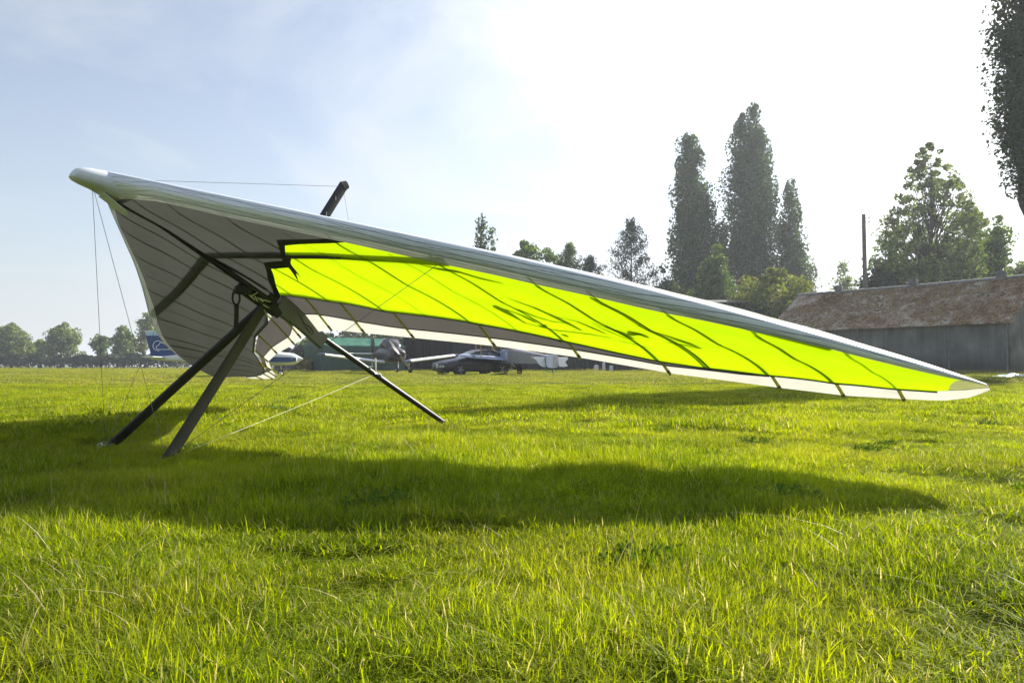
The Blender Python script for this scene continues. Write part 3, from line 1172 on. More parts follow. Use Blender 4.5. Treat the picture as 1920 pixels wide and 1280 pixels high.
def tree(name, label, cat, px, Y, topy, prof, leafmat, nclump=60, per=120, leaf=.30, clump=.9, flat=.75, upr=0.0, trunk=.2, seed=1, group=None, lean=(0, 0), limbs=.5, inner=.3, base_z=None, stems=1, gap=0.0, xoff=0.0, hmax=None):
    """prof: list of (height fraction, radius as share of height, sideways shift as share of height)"""
    r = np.random.default_rng(seed)
    x0, y0, z0 = at(px, Y)
    x0 += xoff
    z0 = gz(x0, y0) - .05
    H = hmax or (zat(topy, Y) - z0)
    root = thing(name, label, cat, (x0, y0, z0), 0, group)
    hs = np.array([p[0] for p in prof]) * H
    rs = np.array([p[1] for p in prof]) * H
    sx = np.array([p[2] if len(p) > 2 else 0 for p in prof]) * H
    # clumps, more where the crown is wide
    hh = np.linspace(hs[0], hs[-1], 200)
    wgt = np.interp(hh, hs, rs) ** 1.3 + .02 * H
    hc = r.choice(hh, nclump, p=wgt / wgt.sum()) + r.normal(0, H * .01, nclump)
    Rc = np.interp(hc, hs, rs)
    ang = r.uniform(0, 2 * np.pi, nclump)
    rad = Rc * (inner + (1 - inner) * np.sqrt(r.uniform(0, 1, nclump)))
    rad = np.maximum(rad - clump * .35, 0)
    cc = np.stack([np.cos(ang) * rad + np.interp(hc, hs, sx), np.sin(ang) * rad, hc], 1)
    cl = []
    for i in range(nclump):
        m = int(per * r.uniform(.5, 1.5))
        sz = clump * r.uniform(.55, 1.25) * np.clip(Rc[i] / (rs.max() + 1e-6), .2, 1) ** .6
        q = r.normal(0, 1, (m, 3))
        q *= np.minimum(1, 1.5 / np.linalg.norm(q, axis=1, keepdims=True)) * np.array([sz * .5, sz * .5, sz * .5 * flat])
        if upr:
            q[:, 2] *= upr
        cl.append(cc[i] + q)
    cen = np.concatenate(cl, 0)
    V, T = leaf_cards(cen, leaf, r)
    me = raw_mesh('crown', V, T, leafmat)
    o = bpy.data.objects.new('crown', me)
    C.objects.link(o)
    o.parent = root
    tb = MB()
    top = hs[-1] * .93
    nseg = 7
    prev = None
    pts = []
    for k in range(nseg + 1):
        t = k / nseg
        pts.append(np.array((np.interp(t * top, hs, sx) * (t > .2) + r.normal(0, .008 * H) * (k > 0), r.normal(0, .006 * H) * (k > 0), t * top)))
    for k in range(nseg):
        tb.tube(pts[k], pts[k + 1], trunk * (1 - k / nseg) + .02, trunk * (1 - (k + 1) / nseg) + .02, n=7, cap=False)
    for i in r.permutation(nclump)[:int(nclump * limbs)]:
        e = cc[i]
        h0 = max(hs[0] * .6, e[2] - (.12 + .25 * r.random()) * H * (1.5 if upr else 1))
        h0 = min(h0, top * .9)
        b0 = np.array([np.interp(h0, [p[2] for p in pts], [p[j] for p in pts]) for j in range(3)])
        md = (b0 + e) / 2 + r.normal(0, .012 * H, 3)
        rr = trunk * (1 - h0 / (top + 1e-6)) * .4 + .012
        tb.tube(b0, md, rr, rr * .6, n=5, cap=False)
        tb.tube(md, e, rr * .6, .008, n=5, cap=False)
    tb.build('trunk', 'bark', root, smooth=True)
    return root


def pine(name, label, px, Y, topy, hw, seed, group=None, leafmat='leaf_pine', low=.12):
    r = np.random.default_rng(seed)
    x0, y0, z0 = at(px, Y)
    H = zat(topy, Y) - z0
    Rm = hw / F * Y
    root = thing(name, label, 'tree', (x0, y0, z0 - .05), 0, group)
    tb = MB()
    tb.tube((0, 0, 0), (.05, 0, H * .97), .18, .02, n=7, cap=False)
    cen = []
    nb = 95
    for i in range(nb):
        t = low + (1 - low) * (i / nb) ** .85
        h = H * t
        L = Rm * (1 - t) ** .75 * r.uniform(.55, 1.12) + .15
        a = i * 2.4 + r.normal(0, .4)
        el = r.uniform(-.05, .45) + .5 * t
        d = np.array((math.cos(a) * math.cos(el), math.sin(a) * math.cos(el), math.sin(el)))
        b0 = np.array((0, 0, h - .2 * L))
        e = b0 + d * L
        tb.tube(b0, e, .035 * (1 - t) + .012, .006, n=4, cap=False)
        m = int(30 + 75 * L / Rm)
        tt = r.uniform(.3, 1.08, m)[:, None]
        q = b0 + d * L * tt + r.normal(0, .11 + .05 * L, (m, 3)) * np.array((1, 1, .75))
        cen.append(q)
        k = 9
        cen.append(e + r.normal(0, .10, (k, 3)) + np.array((0, 0, .18)))
    cen = np.concatenate(cen, 0)
    V, T = leaf_cards(np.repeat(cen, 2, 0) + r.normal(0, .10, (len(cen) * 2, 3)), .22, r, aspect=.4, up=.9)
    o = bpy.data.objects.new('crown', raw_mesh('crown', V, T, leafmat))
    C.objects.link(o)
    o.parent = root
    tb.build('trunk', 'bark', root)
    return root


POP = 'tall poplars behind the sheds'
tree('poplar_tree', 'tall narrow poplar standing alone left of the tallest poplar', 'tree', 1300, 86, 240, [(0.08, 0.0728, -0.005), (0.25, 0.0883, -0.01), (0.45, 0.0957, 0.0), (0.58, 0.0998, 0), (0.7, 0.0883, 0.0), (0.82, 0.0686, -0.004), (0.92, 0.052, -0.01), (0.98, 0.0374, -0.012), (1.0, 0.0208, -0.012)], 'leaf_poplar', nclump=125, per=260, leaf=.36, clump=1.75, flat=1.35, upr=1.25, trunk=.45, seed=3, limbs=.7, inner=.4, group=POP)
tree('poplar_tree', 'tallest poplar with a forked top near the middle of the row', 'tree', 1409, 86, 222, [(0.08, 0.0883), (0.25, 0.0987), (0.42, 0.1008), (0.58, 0.1122), (0.72, 0.1061), (0.84, 0.0853, -0.006), (0.92, 0.0571, -0.018), (0.98, 0.0374, -0.026), (1.0, 0.0208, -0.026)], 'leaf_poplar', nclump=145, per=260, leaf=.36, clump=1.8, flat=1.35, upr=1.25, trunk=.5, seed=5, limbs=.7, inner=.4, group=POP)
tree('poplar_tree', 'slim taller spire growing out of the forked poplar', 'tree', 1418, 87, 202, [(0.45, 0.05), (0.75, 0.06), (0.85, 0.05), (0.93, 0.034), (0.98, 0.026), (1.0, 0.014)], 'leaf_poplar', nclump=34, per=260, leaf=.36, clump=1.7, flat=1.35, upr=1.25, trunk=.35, seed=6, limbs=.5, group=POP)
tree('poplar_tree', 'medium poplar at the right end of the row', 'tree', 1482, 87, 352, [(0.1, 0.085), (0.35, 0.108), (0.62, 0.1), (0.82, 0.088, 0.01), (0.93, 0.066, 0.014), (1.0, 0.03, 0.016)], 'leaf_poplar', nclump=70, per=260, leaf=.36, clump=1.8, flat=1.7, upr=1.3, trunk=.35, seed=8, limbs=.6, group=POP)
tree('poplar_tree', 'short poplar crown at the foot of the right end poplar', 'tree', 1500, 84, 455, [(0.1, 0.1), (0.5, 0.14), (0.8, 0.13), (1.0, 0.06)], 'leaf_poplar', nclump=60, per=120, leaf=.30, clump=1.6, flat=1.5, upr=1.2, trunk=.25, seed=9, group=POP)
tree('poplar_tree', 'small poplar spire in the gap between the two tall poplars', 'tree', 1353, 84, 420, [(0.1, 0.07), (0.5, 0.1), (0.8, 0.085), (1.0, 0.035)], 'leaf_poplar', nclump=60, per=120, leaf=.30, clump=1.5, flat=1.6, upr=1.3, trunk=.25, seed=10, group=POP)

tree('broadleaf_tree', 'bright green leafy tree in front of the poplar row', 'tree', 1335, 68, 462, [(.1, .16), (.35, .23), (.6, .20, .01), (.8, .13, .03), (1.0, .05, .05)], 'leaf_green', nclump=150, per=110, leaf=.34, clump=1.5, trunk=.25, seed=12)
tree('yellow_bush', 'big yellowing bush beside the left end of the mossy barn', 'bush', 1450, 60, 508, [(.1, .36), (.4, .50), (.7, .46), (.9, .30), (1.0, .14)], 'leaf_yellow', nclump=190, per=100, leaf=.27, clump=1.3, trunk=.18, seed=14)
tree('broadleaf_tree', 'low green shrubbery between the pine and the poplars', 'tree', 1262, 72, 528, [(.1, .35), (.5, .5), (.8, .4), (1.0, .12)], 'leaf_pale', nclump=110, per=90, leaf=.32, clump=1.3, trunk=.2, seed=15)
tree('willow_tree', 'pale hazy willow left of the utility pole', 'tree', 1582, 105, 500, [(.1, .12), (.5, .15), (.8, .12), (1.0, .05)], 'leaf_pale', nclump=90, per=80, leaf=.40, clump=1.6, flat=1.4, trunk=.3, seed=17)
tree('dark_bush', 'dark rounded bush at the foot of the utility pole', 'bush', 1652, 66, 503, [(.1, .22), (.5, .30), (.8, .26), (1.0, .10)], 'leaf_dark', nclump=130, per=100, leaf=.30, clump=1.3, trunk=.2, seed=18)
tree('broadleaf_tree', 'tall airy tree rising behind the mossy barn roof', 'tree', 1755, 66, 268, [(0.22, 0.22, -0.02), (0.36, 0.27, -0.02), (0.5, 0.26, -0.01), (0.64, 0.215, 0), (0.76, 0.165, 0.0), (0.86, 0.12, -0.005), (0.94, 0.075, -0.01), (1.0, 0.04, -0.012)], 'leaf_pale', nclump=420, per=42, leaf=.34, clump=1.05, trunk=.30, seed=20, limbs=.9, inner=.2)
tree('broadleaf_tree', 'bushy lower tree to the left of the tall airy tree', 'tree', 1700, 70, 420, [(.2, .20), (.5, .26), (.8, .2), (1.0, .07)], 'leaf_green', nclump=90, per=80, leaf=.34, clump=1.3, trunk=.2, seed=21)
tree('broadleaf_tree', 'bushy tree to the right of the tall airy tree', 'tree', 1825, 72, 392, [(.2, .17), (.5, .22), (.8, .17), (1.0, .06)], 'leaf_pale', nclump=120, per=75, leaf=.36, clump=1.35, trunk=.22, seed=22)
tree('broadleaf_tree', 'thin sparse tree with a thick stem by the right photo edge', 'tree', 1872, 58, 404, [(.45, .05), (.7, .10), (.88, .10, .01), (1.0, .03, .02)], 'leaf_green', nclump=50, per=34, leaf=.32, clump=1.0, trunk=.32, seed=23, limbs=1.0)
tree('broadleaf_tree', 'green bush crown right of the thin sparse tree', 'tree', 1925, 62, 470, [(.3, .2), (.6, .22), (.85, .16), (1.0, .05)], 'leaf_pale', nclump=80, per=80, leaf=.34, clump=1.3, trunk=.2, seed=24)
tree('giant_poplar', 'giant dark poplar cut by the right edge of the photo', 'tree', 1975, 35, -700, [(0.33, 0.03, -0.02), (0.42, 0.062, -0.022), (0.55, 0.082, -0.012), (0.7, 0.088, -0.006), (0.84, 0.078), (0.95, 0.045), (1.0, 0.015)], 'leaf_dark', nclump=330, per=190, leaf=.19, clump=1.5, flat=1.2, upr=1.2, trunk=.5, seed=26, limbs=.6, inner=.2, hmax=25.5)

# trees whose tops show over the leading edge
tree('poplar_sapling', 'thin young poplar top showing above the leading edge', 'tree', 902, 74, 407, [(.55, .03), (.75, .045), (.9, .035), (1.0, .012)], 'leaf_poplar', nclump=60, per=20, leaf=.34, clump=1.1, flat=1.3, upr=1.3, trunk=.16, seed=30, limbs=.9)
tree('poplar_sapling', 'smaller young poplar top right of the first sapling', 'tree', 922, 74, 433, [(.55, .03), (.8, .035), (1.0, .012)], 'leaf_poplar', nclump=30, per=18, leaf=.34, clump=.9, flat=1.3, upr=1.3, trunk=.12, seed=31, limbs=.9)
tree('broadleaf_tree', 'round dark tree top at the left of the clump over the wing', 'tree', 988, 76, 453, [(0.4, 0.15), (0.62, 0.22), (0.82, 0.19, 0.01), (0.94, 0.12, -0.01), (1.0, 0.05, -0.01)], 'leaf_green', nclump=90, per=80, leaf=.36, clump=1.3, trunk=.25, seed=32)
tree('broadleaf_tree', 'lower green tree top in the middle of the clump', 'tree', 1030, 76, 470, [(0.4, 0.2), (0.65, 0.27), (0.88, 0.21), (1.0, 0.09)], 'leaf_green', nclump=90, per=80, leaf=.36, clump=1.3, trunk=.25, seed=33)
pine('pine_tree', 'small pine with pointed top in the tree clump', 1069, 74, 458, 85, 34, leafmat='leaf_green', low=.2)
pine('pine_tree', 'low pine top sloping down right of the small pine', 1107, 75, 483, 90, 35, low=.2)
pine('pine_tree', 'dark spreading pine standing alone left of the poplars', 1184, 70, 413, 118, 36)
tree('broadleaf_tree', 'small twiggy tree top between the dark pine and the shrubbery', 'tree', 1245, 70, 500, [(.4, .1), (.7, .13), (1.0, .03)], 'leaf_dark', nclump=40, per=40, leaf=.3, clump=1.0, trunk=.15, seed=37)

# far side of the field, left
HD = 'trees along the far hedge'
tree('hedgerow_tree', 'broad round tree at the left photo edge in the far hedge', 'tree', 22, 150, 610, [(.15, .30), (.4, .42), (.7, .40), (.9, .26), (1.0, .10)], 'leaf_pale', nclump=120, per=80, leaf=.52, clump=1.9, trunk=.35, seed=40, group=HD)
tree('hedgerow_tree', 'tall spreading hedge tree second from the left edge', 'tree', 116, 150, 608, [(.15, .22), (.4, .36, -.03), (.65, .38, .0), (.85, .30, .06), (1.0, .10, .06)], 'leaf_pale', nclump=100, per=70, leaf=.50, clump=1.7, trunk=.32, seed=41, group=HD)
tree('hedgerow_tree', 'small grey-green tree filling the gap right of the broad round tree', 'tree', 74, 155, 638, [(.2, .25), (.5, .36), (.8, .3), (1.0, .1)], 'leaf_green', nclump=50, per=60, leaf=.5, clump=1.6, trunk=.25, seed=42, group=HD)
tree('hedgerow_tree', 'low flat-topped tree with thin stems in the far hedge', 'tree', 190, 148, 632, [(.3, .12), (.6, .25), (.85, .38), (1.0, .22)], 'leaf_green', nclump=45, per=50, leaf=.5, clump=1.5, flat=.5, trunk=.2, seed=43, group=HD, limbs=.9)
tree('hedgerow_tree', 'dense dark-centred tree right of the flat-topped tree', 'tree', 232, 146, 616, [(.1, .22), (.4, .32), (.7, .30), (1.0, .14)], 'leaf_green', nclump=80, per=75, leaf=.5, clump=1.7, trunk=.3, seed=44, group=HD)
tree('hedgerow_tree', 'airy tree with open branches beside the blue aircraft fin', 'tree', 272, 140, 588, [(.3, .10, -.05), (.5, .18, -.02), (.7, .16, .02), (.85, .20, .06), (1.0, .12, .06)], 'leaf_pale', nclump=60, per=42, leaf=.46, clump=1.4, trunk=.25, seed=45, group=HD, limbs=.9)
tree('hedgerow_tree', 'far pale low tree on the skyline behind the hedge', 'tree', 152, 260, 660, [(.1, .5), (.5, .6), (1.0, .25)], 'leaf_pale', nclump=30, per=60, leaf=.8, clump=2.4, trunk=.25, seed=46, group=HD)
tree('hedgerow_tree', 'green tree seen past the keel behind the small sheds', 'tree', 575, 95, 642, [(.1, .4), (.5, .55), (.8, .45), (1.0, .2)], 'leaf_green', nclump=70, per=80, leaf=.4, clump=1.4, trunk=.25, seed=47)


def hedge(name, label, p0, p1, h, w, leafmat, n, leaf, seed, wav=.18):
    r = np.random.default_rng(seed)
    a, b = np.array(p0), np.array(p1)
    t = r.uniform(0, 1, n)
    d = (b - a) / np.linalg.norm(b - a)
    s = np.array((-d[1], d[0], 0))
    hv = h * (1 - wav / 2 + wav * np.sin(t * 37 + np.sin(t * 11) * 3) * .5 + wav * .5 * np.sin(t * 90))
    z = hv * np.sqrt(r.uniform(0, 1, n))
    q = np.outer(t, (b - a)) + np.outer(r.normal(0, w * .4, n), s) + np.outer(z, (0, 0, 1))
    q[:, 2] += np.array([gz(a[0] + x, a[1] + y) for x, y in q[:, :2]]) - a[2]
    V, T = leaf_cards(q, leaf, r)
    o = bpy.data.objects.new(name, raw_mesh(name, V, T, leafmat))
    C.objects.link(o)
    o.location = tuple(a)
    tag(o, label, 'hedge')
    return o
    return root


hedge('hedge', 'long dark hedge along the far left side of the field', at(-260, 150), at(345, 138), 2.75, 2.0, 'leaf_hedge', 16000, .55, 51)
hedge('hedge', 'dark hedge line behind the green tent', at(585, 92), at(800, 88), 4.4, 2.4, 'leaf_dark', 9000, .45, 52)
hedge('hedge', 'far belt of trees closing the field behind the blue fin', at(330, 175), at(640, 175), 3.2, 3.0, 'leaf_green', 9000, .6, 53)
hedge('hedge', 'tall belt of shrubs behind the barn on the right', at(1500, 82), at(2300, 70), 6.0, 5.0, 'leaf_green', 13000, .5, 54)
hedge('hedge', 'far belt of trees behind the long dark shed', at(640, 110), at(1560, 110), 6.5, 4.0, 'leaf_dark', 14000, .6, 55)
hedge('hedge', 'far hedge to the right beyond the barn and poplar', at(2150, 60), at(3600, 40), 4.0, 3.0, 'leaf_green', 9000, .5, 56)
hedge('hedge', 'far hedge on the left outside the photo', at(-1200, 130), at(-270, 150), 2.4, 2.0, 'leaf_hedge', 9000, .6, 57)

# ------------------------------------------------------------------ barn with mossy roof
def build_barn():
    b = NT('mossy_roof')
    p = b.pos()
    f1 = b.noise(p, 1.1, 8, .68)
    f2 = b.noise(p, 7.5, 6, .75)
    f3 = b.noise(p, .35, 3)
    k = b.math('ADD', b.math('MULTIPLY', f1, .42), b.math('ADD', b.math('MULTIPLY', f2, .42), b.math('MULTIPLY', f3, .22)))
    col = b.ramp(k, [(.40, (.08, .05, .032)), (.46, (.18, .105, .060)), (.51, (.29, .19, .12)), (.55, (.40, .34, .26)), (.62, (.60, .57, .50))])
    bp = b.n('ShaderNodeBump', {'Strength': .9, 'Distance': .06, 'Height': f2})
    d = b.n('ShaderNodeBsdfDiffuse', {'Color': col, 'Normal': bp.outputs[0]})
    M['moss'] = b.done(d.outputs[0])
    b = NT('weathered_concrete')
    p = b.pos()
    sp = b.n('ShaderNodeSeparateXYZ', {0: p})
    f1 = b.noise(p, .8, 7, .62)
    mp = b.n('ShaderNodeMapping', {'Vector': p, 'Scale': (5, 5, .5)})
    f2 = b.noise(mp.outputs[0], 1, 5)
    k = b.math('ADD', b.math('MULTIPLY', f1, .6), b.math('MULTIPLY', f2, .4))
    col = b.ramp(k, [(.34, (.075, .075, .075)), (.5, (.15, .155, .16)), (.68, (.25, .25, .25))])
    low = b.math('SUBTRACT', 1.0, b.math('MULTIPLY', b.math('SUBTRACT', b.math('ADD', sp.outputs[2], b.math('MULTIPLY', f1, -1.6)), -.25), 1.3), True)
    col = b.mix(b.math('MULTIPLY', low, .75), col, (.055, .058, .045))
    d = b.n('ShaderNodeBsdfDiffuse', {'Color': col})
    M['concrete'] = b.done(d.outputs[0])
    M['shedgrey'] = mat_plain('ridge_grey', (.20, .20, .21), .8, var=.25, scale=3)
    base = np.array((17.24, 47.5, 0.0))
    d3 = np.array((.615, -.787, 0))
    w3 = np.array((.787, .615, 0))
    z0 = .18
    root = thing('barn', 'long low barn with brown mossy roof and grey concrete panel walls', 'barn', (base[0], base[1], z0))
    L, W, HE, HR = 13.6, 3.82, 2.82, 5.38

    def P(t, w, z):
        return tuple(d3 * t + w3 * w + np.array((0, 0, z)))
    js = [0, 2.7, 5.75, 7.35, 10.7, 13.45]
    for a, c in zip(js[:-1], js[1:]):
        m = MB()
        q = []
        for w in (0.12, .24):
            for t, z in ((a + .02, -.3), (c - .02, -.3), (c - .02, HE + .05), (a + .02, HE + .05)):
                q.append(P(t, w, z))
        m.add(q, [(0, 1, 2, 3), (7, 6, 5, 4), (0, 4, 5, 1), (1, 5, 6, 2), (2, 6, 7, 3), (3, 7, 4, 0)])
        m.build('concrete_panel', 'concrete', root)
        m2 = MB().tube(P(c, .10, -.3), P(c, .10, HE), .045, n=6)
        m2.build('panel_post', 'shedgrey', root)
    for t in (.12, 13.5):
        m = MB()
        poly = [(.13, -.3), (2 * W - .13, -.3), (2 * W - .13, HE), (W, HR - .12), (.13, HE)]
        q = [P(t, w, z) for w, z in poly] + [P(t + .1, w, z) for w, z in poly]
        n = 5
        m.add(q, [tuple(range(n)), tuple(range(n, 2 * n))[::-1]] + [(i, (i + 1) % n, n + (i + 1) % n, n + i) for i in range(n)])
        m.build('gable_wall', 'concrete', root)
    m = MB()
    q = [P(t, 2 * W - .2, z) for t, z in ((0, -.3), (L, -.3), (L, HE), (0, HE))] + [P(t, 2 * W - .1, z) for t, z in ((0, -.3), (L, -.3), (L, HE), (0, HE))]
    m.add(q, [(0, 1, 2, 3), (7, 6, 5, 4), (0, 4, 5, 1), (1, 5, 6, 2), (2, 6, 7, 3), (3, 7, 4, 0)])
    m.build('rear_wall', 'concrete', root)
    # corrugated sheets, lapped in three courses on each side
    r_ = np.random.default_rng(61)
    ns = 15
    sw = (L + .5) / ns
    for side in (0, 1):
        for c in range(3):
            for i in range(ns):
                t0 = -.25 + i * sw
                s0, s1 = c / 3 - .02, (c + 1) / 3 + .02
                if c == 0:
                    s0 = -.075
                if c == 2:
                    s1 = 1.0
                m = MB()
                nw = 24
                rows = []
                dz = r_.normal(0, .004)
                for s_ in (s0, (s0 + s1) / 2, s1):
                    row = []
                    for k in range(nw + 1):
                        t = t0 + sw * k / nw + .004
                        wv = .022 * math.cos(k / nw * 2 * math.pi * 6)
                        w = s_ * W
                        z = HE + (HR - HE) * s_ + wv + .03 * (1 - c) * 0 + dz + (.016 if s_ == s0 else 0) - .05 * math.sin(math.pi * min(1, max(0, (t + .25) / (L + .5)))) * s_
                        row.append(P(t, w if side == 0 else 2 * W - w, z))
                    rows.append(row)
                m.loft(rows, cap=False, closed=False)
                m.build('roof_sheet', 'moss', root, smooth=True)
    m = MB()
    for i in range(24):
        t = -.28 + i * (L + .56) / 24
        t2 = t + (L + .56) / 24
        sag = -.05 * math.sin(math.pi * (i + .5) / 24)
        m.tube(P(t, W, HR + .02 + sag), P(t2 + .03, W, HR + .03 + sag), .10, .115, n=8)
    m.build('ridge_cap', 'shedgrey', root, smooth=True)
    for t in (2.6, 7.35, 12.1):
        vm = MB()
        c = P(t, W, HR)
        vm.tube((c[0], c[1], c[2] - .25), (c[0], c[1], c[2] + .16), .20, .19, n=14)
        vm.build('ventilator', 'shedgrey', root, smooth=True)
        cowl = MB()
        for z, ra in ((.16, .30), (.27, .30), (.36, .24)):
            cowl.tube((c[0], c[1], c[2] + z), (c[0], c[1], c[2] + z + .07), ra, ra * .92, n=14)
        cowl.tube((c[0], c[1], c[2] + .14), (c[0], c[1], c[2] + .44), .17, .12, n=12)
        cowl.build('ventilator_cowl', 'shedgrey', root, smooth=True)
    # cushions of moss grown on the sheets
    r3 = np.random.default_rng(63)
    M['mosslump'] = mat_leaf('moss_cushions', (.16, .10, .055), (.36, .27, .15), trans=.0, scale=2.0, gloss=.0)
    mo = MB()
    for k in range(2600):
        t, s_ = r3.uniform(-.2, L + .2), r3.uniform(0, .98)
        if vnoise(t, s_ * 4, 1.1, 31) < .32:
            continue
        c = np.array(P(t, s_ * W, HE + (HR - HE) * s_ + .02))
        a = r3.uniform(.03, .11)
        ring = [tuple(c + d3 * a * math.cos(q) * r3.uniform(.7, 1.3) + (w3 * .83 + np.array((0, 0, .56))) * a * math.sin(q) * r3.uniform(.7, 1.3)) for q in np.arange(5) * 1.2566]
        mo.add(ring + [tuple(c + np.array((-.56 * w3[0], -.56 * w3[1], .83)) * a * r3.uniform(.3, .6))], [(i, (i + 1) % 5, 5) for i in range(5)])
    tag(mo.build('moss_cushions', 'mosslump', root), kind='stuff')
    # overgrown strip of dry grass along the wall
    r2 = np.random.default_rng(62)
    V, T = blades(2600, 1.0, .12, .42, .02, .5, 2, r2)
    tt = r2.uniform(-1, L + 4, 2600)
    rep = np.repeat(np.stack([d3[0] * tt, d3[1] * tt], 1), 5, 0)
    V[:, 0] = V[:, 0] * .5 + rep[:, 0] - .15 * w3[0] + base[0]
    V[:, 1] = V[:, 1] * .5 + rep[:, 1] - .15 * w3[1] + base[1]
    V[:, 2] += .2
    o = bpy.data.objects.new('dry_grass', raw_mesh('dry_grass', V, T, 'straw'))
    C.objects.link(o)
    tag(o, 'strip of tall dry grass at the foot of the barn wall', 'grass', kind='stuff')


build_barn()


# ------------------------------------------------------------------ long dark shed behind
def build_shed():
    M['darkwall'] = mat_plain('dark_bay_and_wall', (.008, .008, .009), .75, var=.35, scale=1.2)
    M['greysheet'] = mat_plain('grey_sheet', (.026, .026, .028), .7, var=.25, scale=2)
    M['shedroof'] = mat_plain('dark_roof_sheet', (.045, .045, .05), .75, var=.3, scale=1.2)
    xl, y0 = at(757, 58)[:2]
    xr = at(1486, 58)[0]
    z0 = gz(xl, y0) - .1
    Lr = xr - xl
    root = thing('long_shed', 'long black shed behind the parked aircraft and car', 'shed', (xl, y0, z0))
    HF, D = 5.55, 8.0
    # front: vertical corrugated sheets; the first ones coloured as the shade of open bays
    x = 0.0
    i = 0
    xo = at(830, 58)[0] - xl
    while x < Lr - .1:
        w = 1.0
        m = MB()
        rows = [[], []]
        nw = 16
        for k in range(nw + 1):
            t = x + w * k / nw
            wv = .03 * math.cos(k / nw * 2 * math.pi * 4)
            for j, z in enumerate((0, HF)):
                rows[j].append((t, wv, z))
        m.loft(rows, cap=False, closed=False)
        m.build('wall_sheet', 'darkwall' if x < xo else 'greysheet', root)
        x += w
    m = MB()
    m.box((Lr / 2, D, HF / 2), (Lr, .1, HF))
    m.box((.05, D / 2, HF / 2), (.1, D - .2, HF))
    m.box((Lr - .05, D / 2, HF / 2), (.1, D - .2, HF))
    m.build('wall', 'darkwall', root)
    n = 24
    for i in range(n):
        a, b_ = -.2 + (Lr + .4) * i / n, -.2 + (Lr + .4) * (i + 1) / n
        m = MB()
        m.add([(a, -.3, HF), (b_ - .02, -.3, HF), (b_ - .02, D / 2, HF + .55), (a, D / 2, HF + .55), (a, -.3, HF + .12), (b_ - .02, -.3, HF + .12), (b_ - .02, D / 2, HF + .67), (a, D / 2, HF + .67)], [(0, 3, 2, 1), (4, 5, 6, 7), (0, 1, 5, 4), (1, 2, 6, 5), (2, 3, 7, 6), (3, 0, 4, 7)])
        m.build('roof_sheet', 'shedroof', root)
        m = MB()
        m.add([(a, D + .3, HF), (b_ - .02, D + .3, HF), (b_ - .02, D / 2 + .01, HF + .55), (a, D / 2 + .01, HF + .55), (a, D + .3, HF + .12), (b_ - .02, D + .3, HF + .12), (b_ - .02, D / 2 + .01, HF + .67), (a, D / 2 + .01, HF + .67)], [(0, 1, 2, 3), (7, 6, 5, 4), (0, 4, 5, 1), (1, 5, 6, 2), (2, 6, 7, 3), (3, 7, 4, 0)])
        m.build('roof_sheet', 'shedroof', root)
    # odds and ends standing along the shed
    M['whitebox'] = mat_plain('white_plastic', (.7, .7, .72), .5)
    for px, w, h in ((1118, .35, .5), (1132, .25, .7), (1146, .3, .45)):
        q = at(px, 55)
        c = MB()
        c.tube((0, 0, 0), (0, 0, h * .85), w * .5, w * .5, n=12)
        c.tube((0, 0, h * .85), (0, 0, h), w * .5, w * .22, n=12)
        o = c.build('drum', 'whitebox', None, smooth=True, loc=q)
        tag(o, {1118: 'left of three small white drums by the shed', 1132: 'tallest white drum in the middle of three by the shed', 1146: 'right of three small white drums by the shed'}[px], 'drum', 'white drums by the shed')


build_shed()


# ------------------------------------------------------------------ small sheds and dry brush left of the tent
def small_shed(px, Y, w, he, hr, rz, label):
    M.setdefault('slate', mat_plain('slate_boards', (.13, .125, .15), .8, var=.25, scale=3))
    M.setdefault('slateroof', mat_plain('felt_roof', (.16, .15, .17), .85, var=.2, scale=3))
    M.setdefault('doorwood', mat_plain('dark_door', (.06, .055, .065), .8))
    q = at(px, Y)
    root = thing('small_shed', label, 'shed', q, rz, 'small sheds left of the tent')
    D = 3.0
    m = MB()
    m.prism([(-w / 2, -.1), (w / 2, -.1), (w / 2, he), (0, hr - .02), (-w / 2, he)], 0, D, axis=1)
    m.build('wall', 'slate', root)
    for sg in (-1, 1):
        m = MB()
        a = np.array((0, hr))
        e = np.array((sg * (w / 2 + .15), he - (hr - he) * .15 / (w / 2)))
        q = []
        for y in (-.15, D + .15):
            q += [(a[0], y, a[1]), (e[0], y, e[1]), (e[0], y, e[1] + .06), (a[0], y, a[1] + .06)]
        m.add(q, [(0, 1, 2, 3), (7, 6, 5, 4), (0, 4, 5, 1), (1, 5, 6, 2), (2, 6, 7, 3), (3, 7, 4, 0)])
        m.build('roof_slope', 'slateroof', root)
    MB().box((0, -.025, .85), (w * .36, .04, 1.7)).build('door', 'doorwood', root)


small_shed(562, 56, 2.0, 1.25, 2.05, .35, 'nearer grey gabled shed left of the green tent')
small_shed(541, 60, 2.2, 1.2, 1.95, .35, 'farther grey gabled shed behind the parked aeroplane nose')
hedge('dry_bush', 'dry brown brush in front of the small sheds', at(556, 51), at(585, 51), .95, .9, 'straw', 900, .16, 71)
tree('brown_bush', 'reddish brown bush between the small sheds and the tent', 'bush', 573, 53, 658, [(.05, .25), (.5, .34), (.8, .26), (1.0, .1)], 'leaf_dark', nclump=30, per=40, leaf=.18, clump=.5, trunk=.05, seed=72)


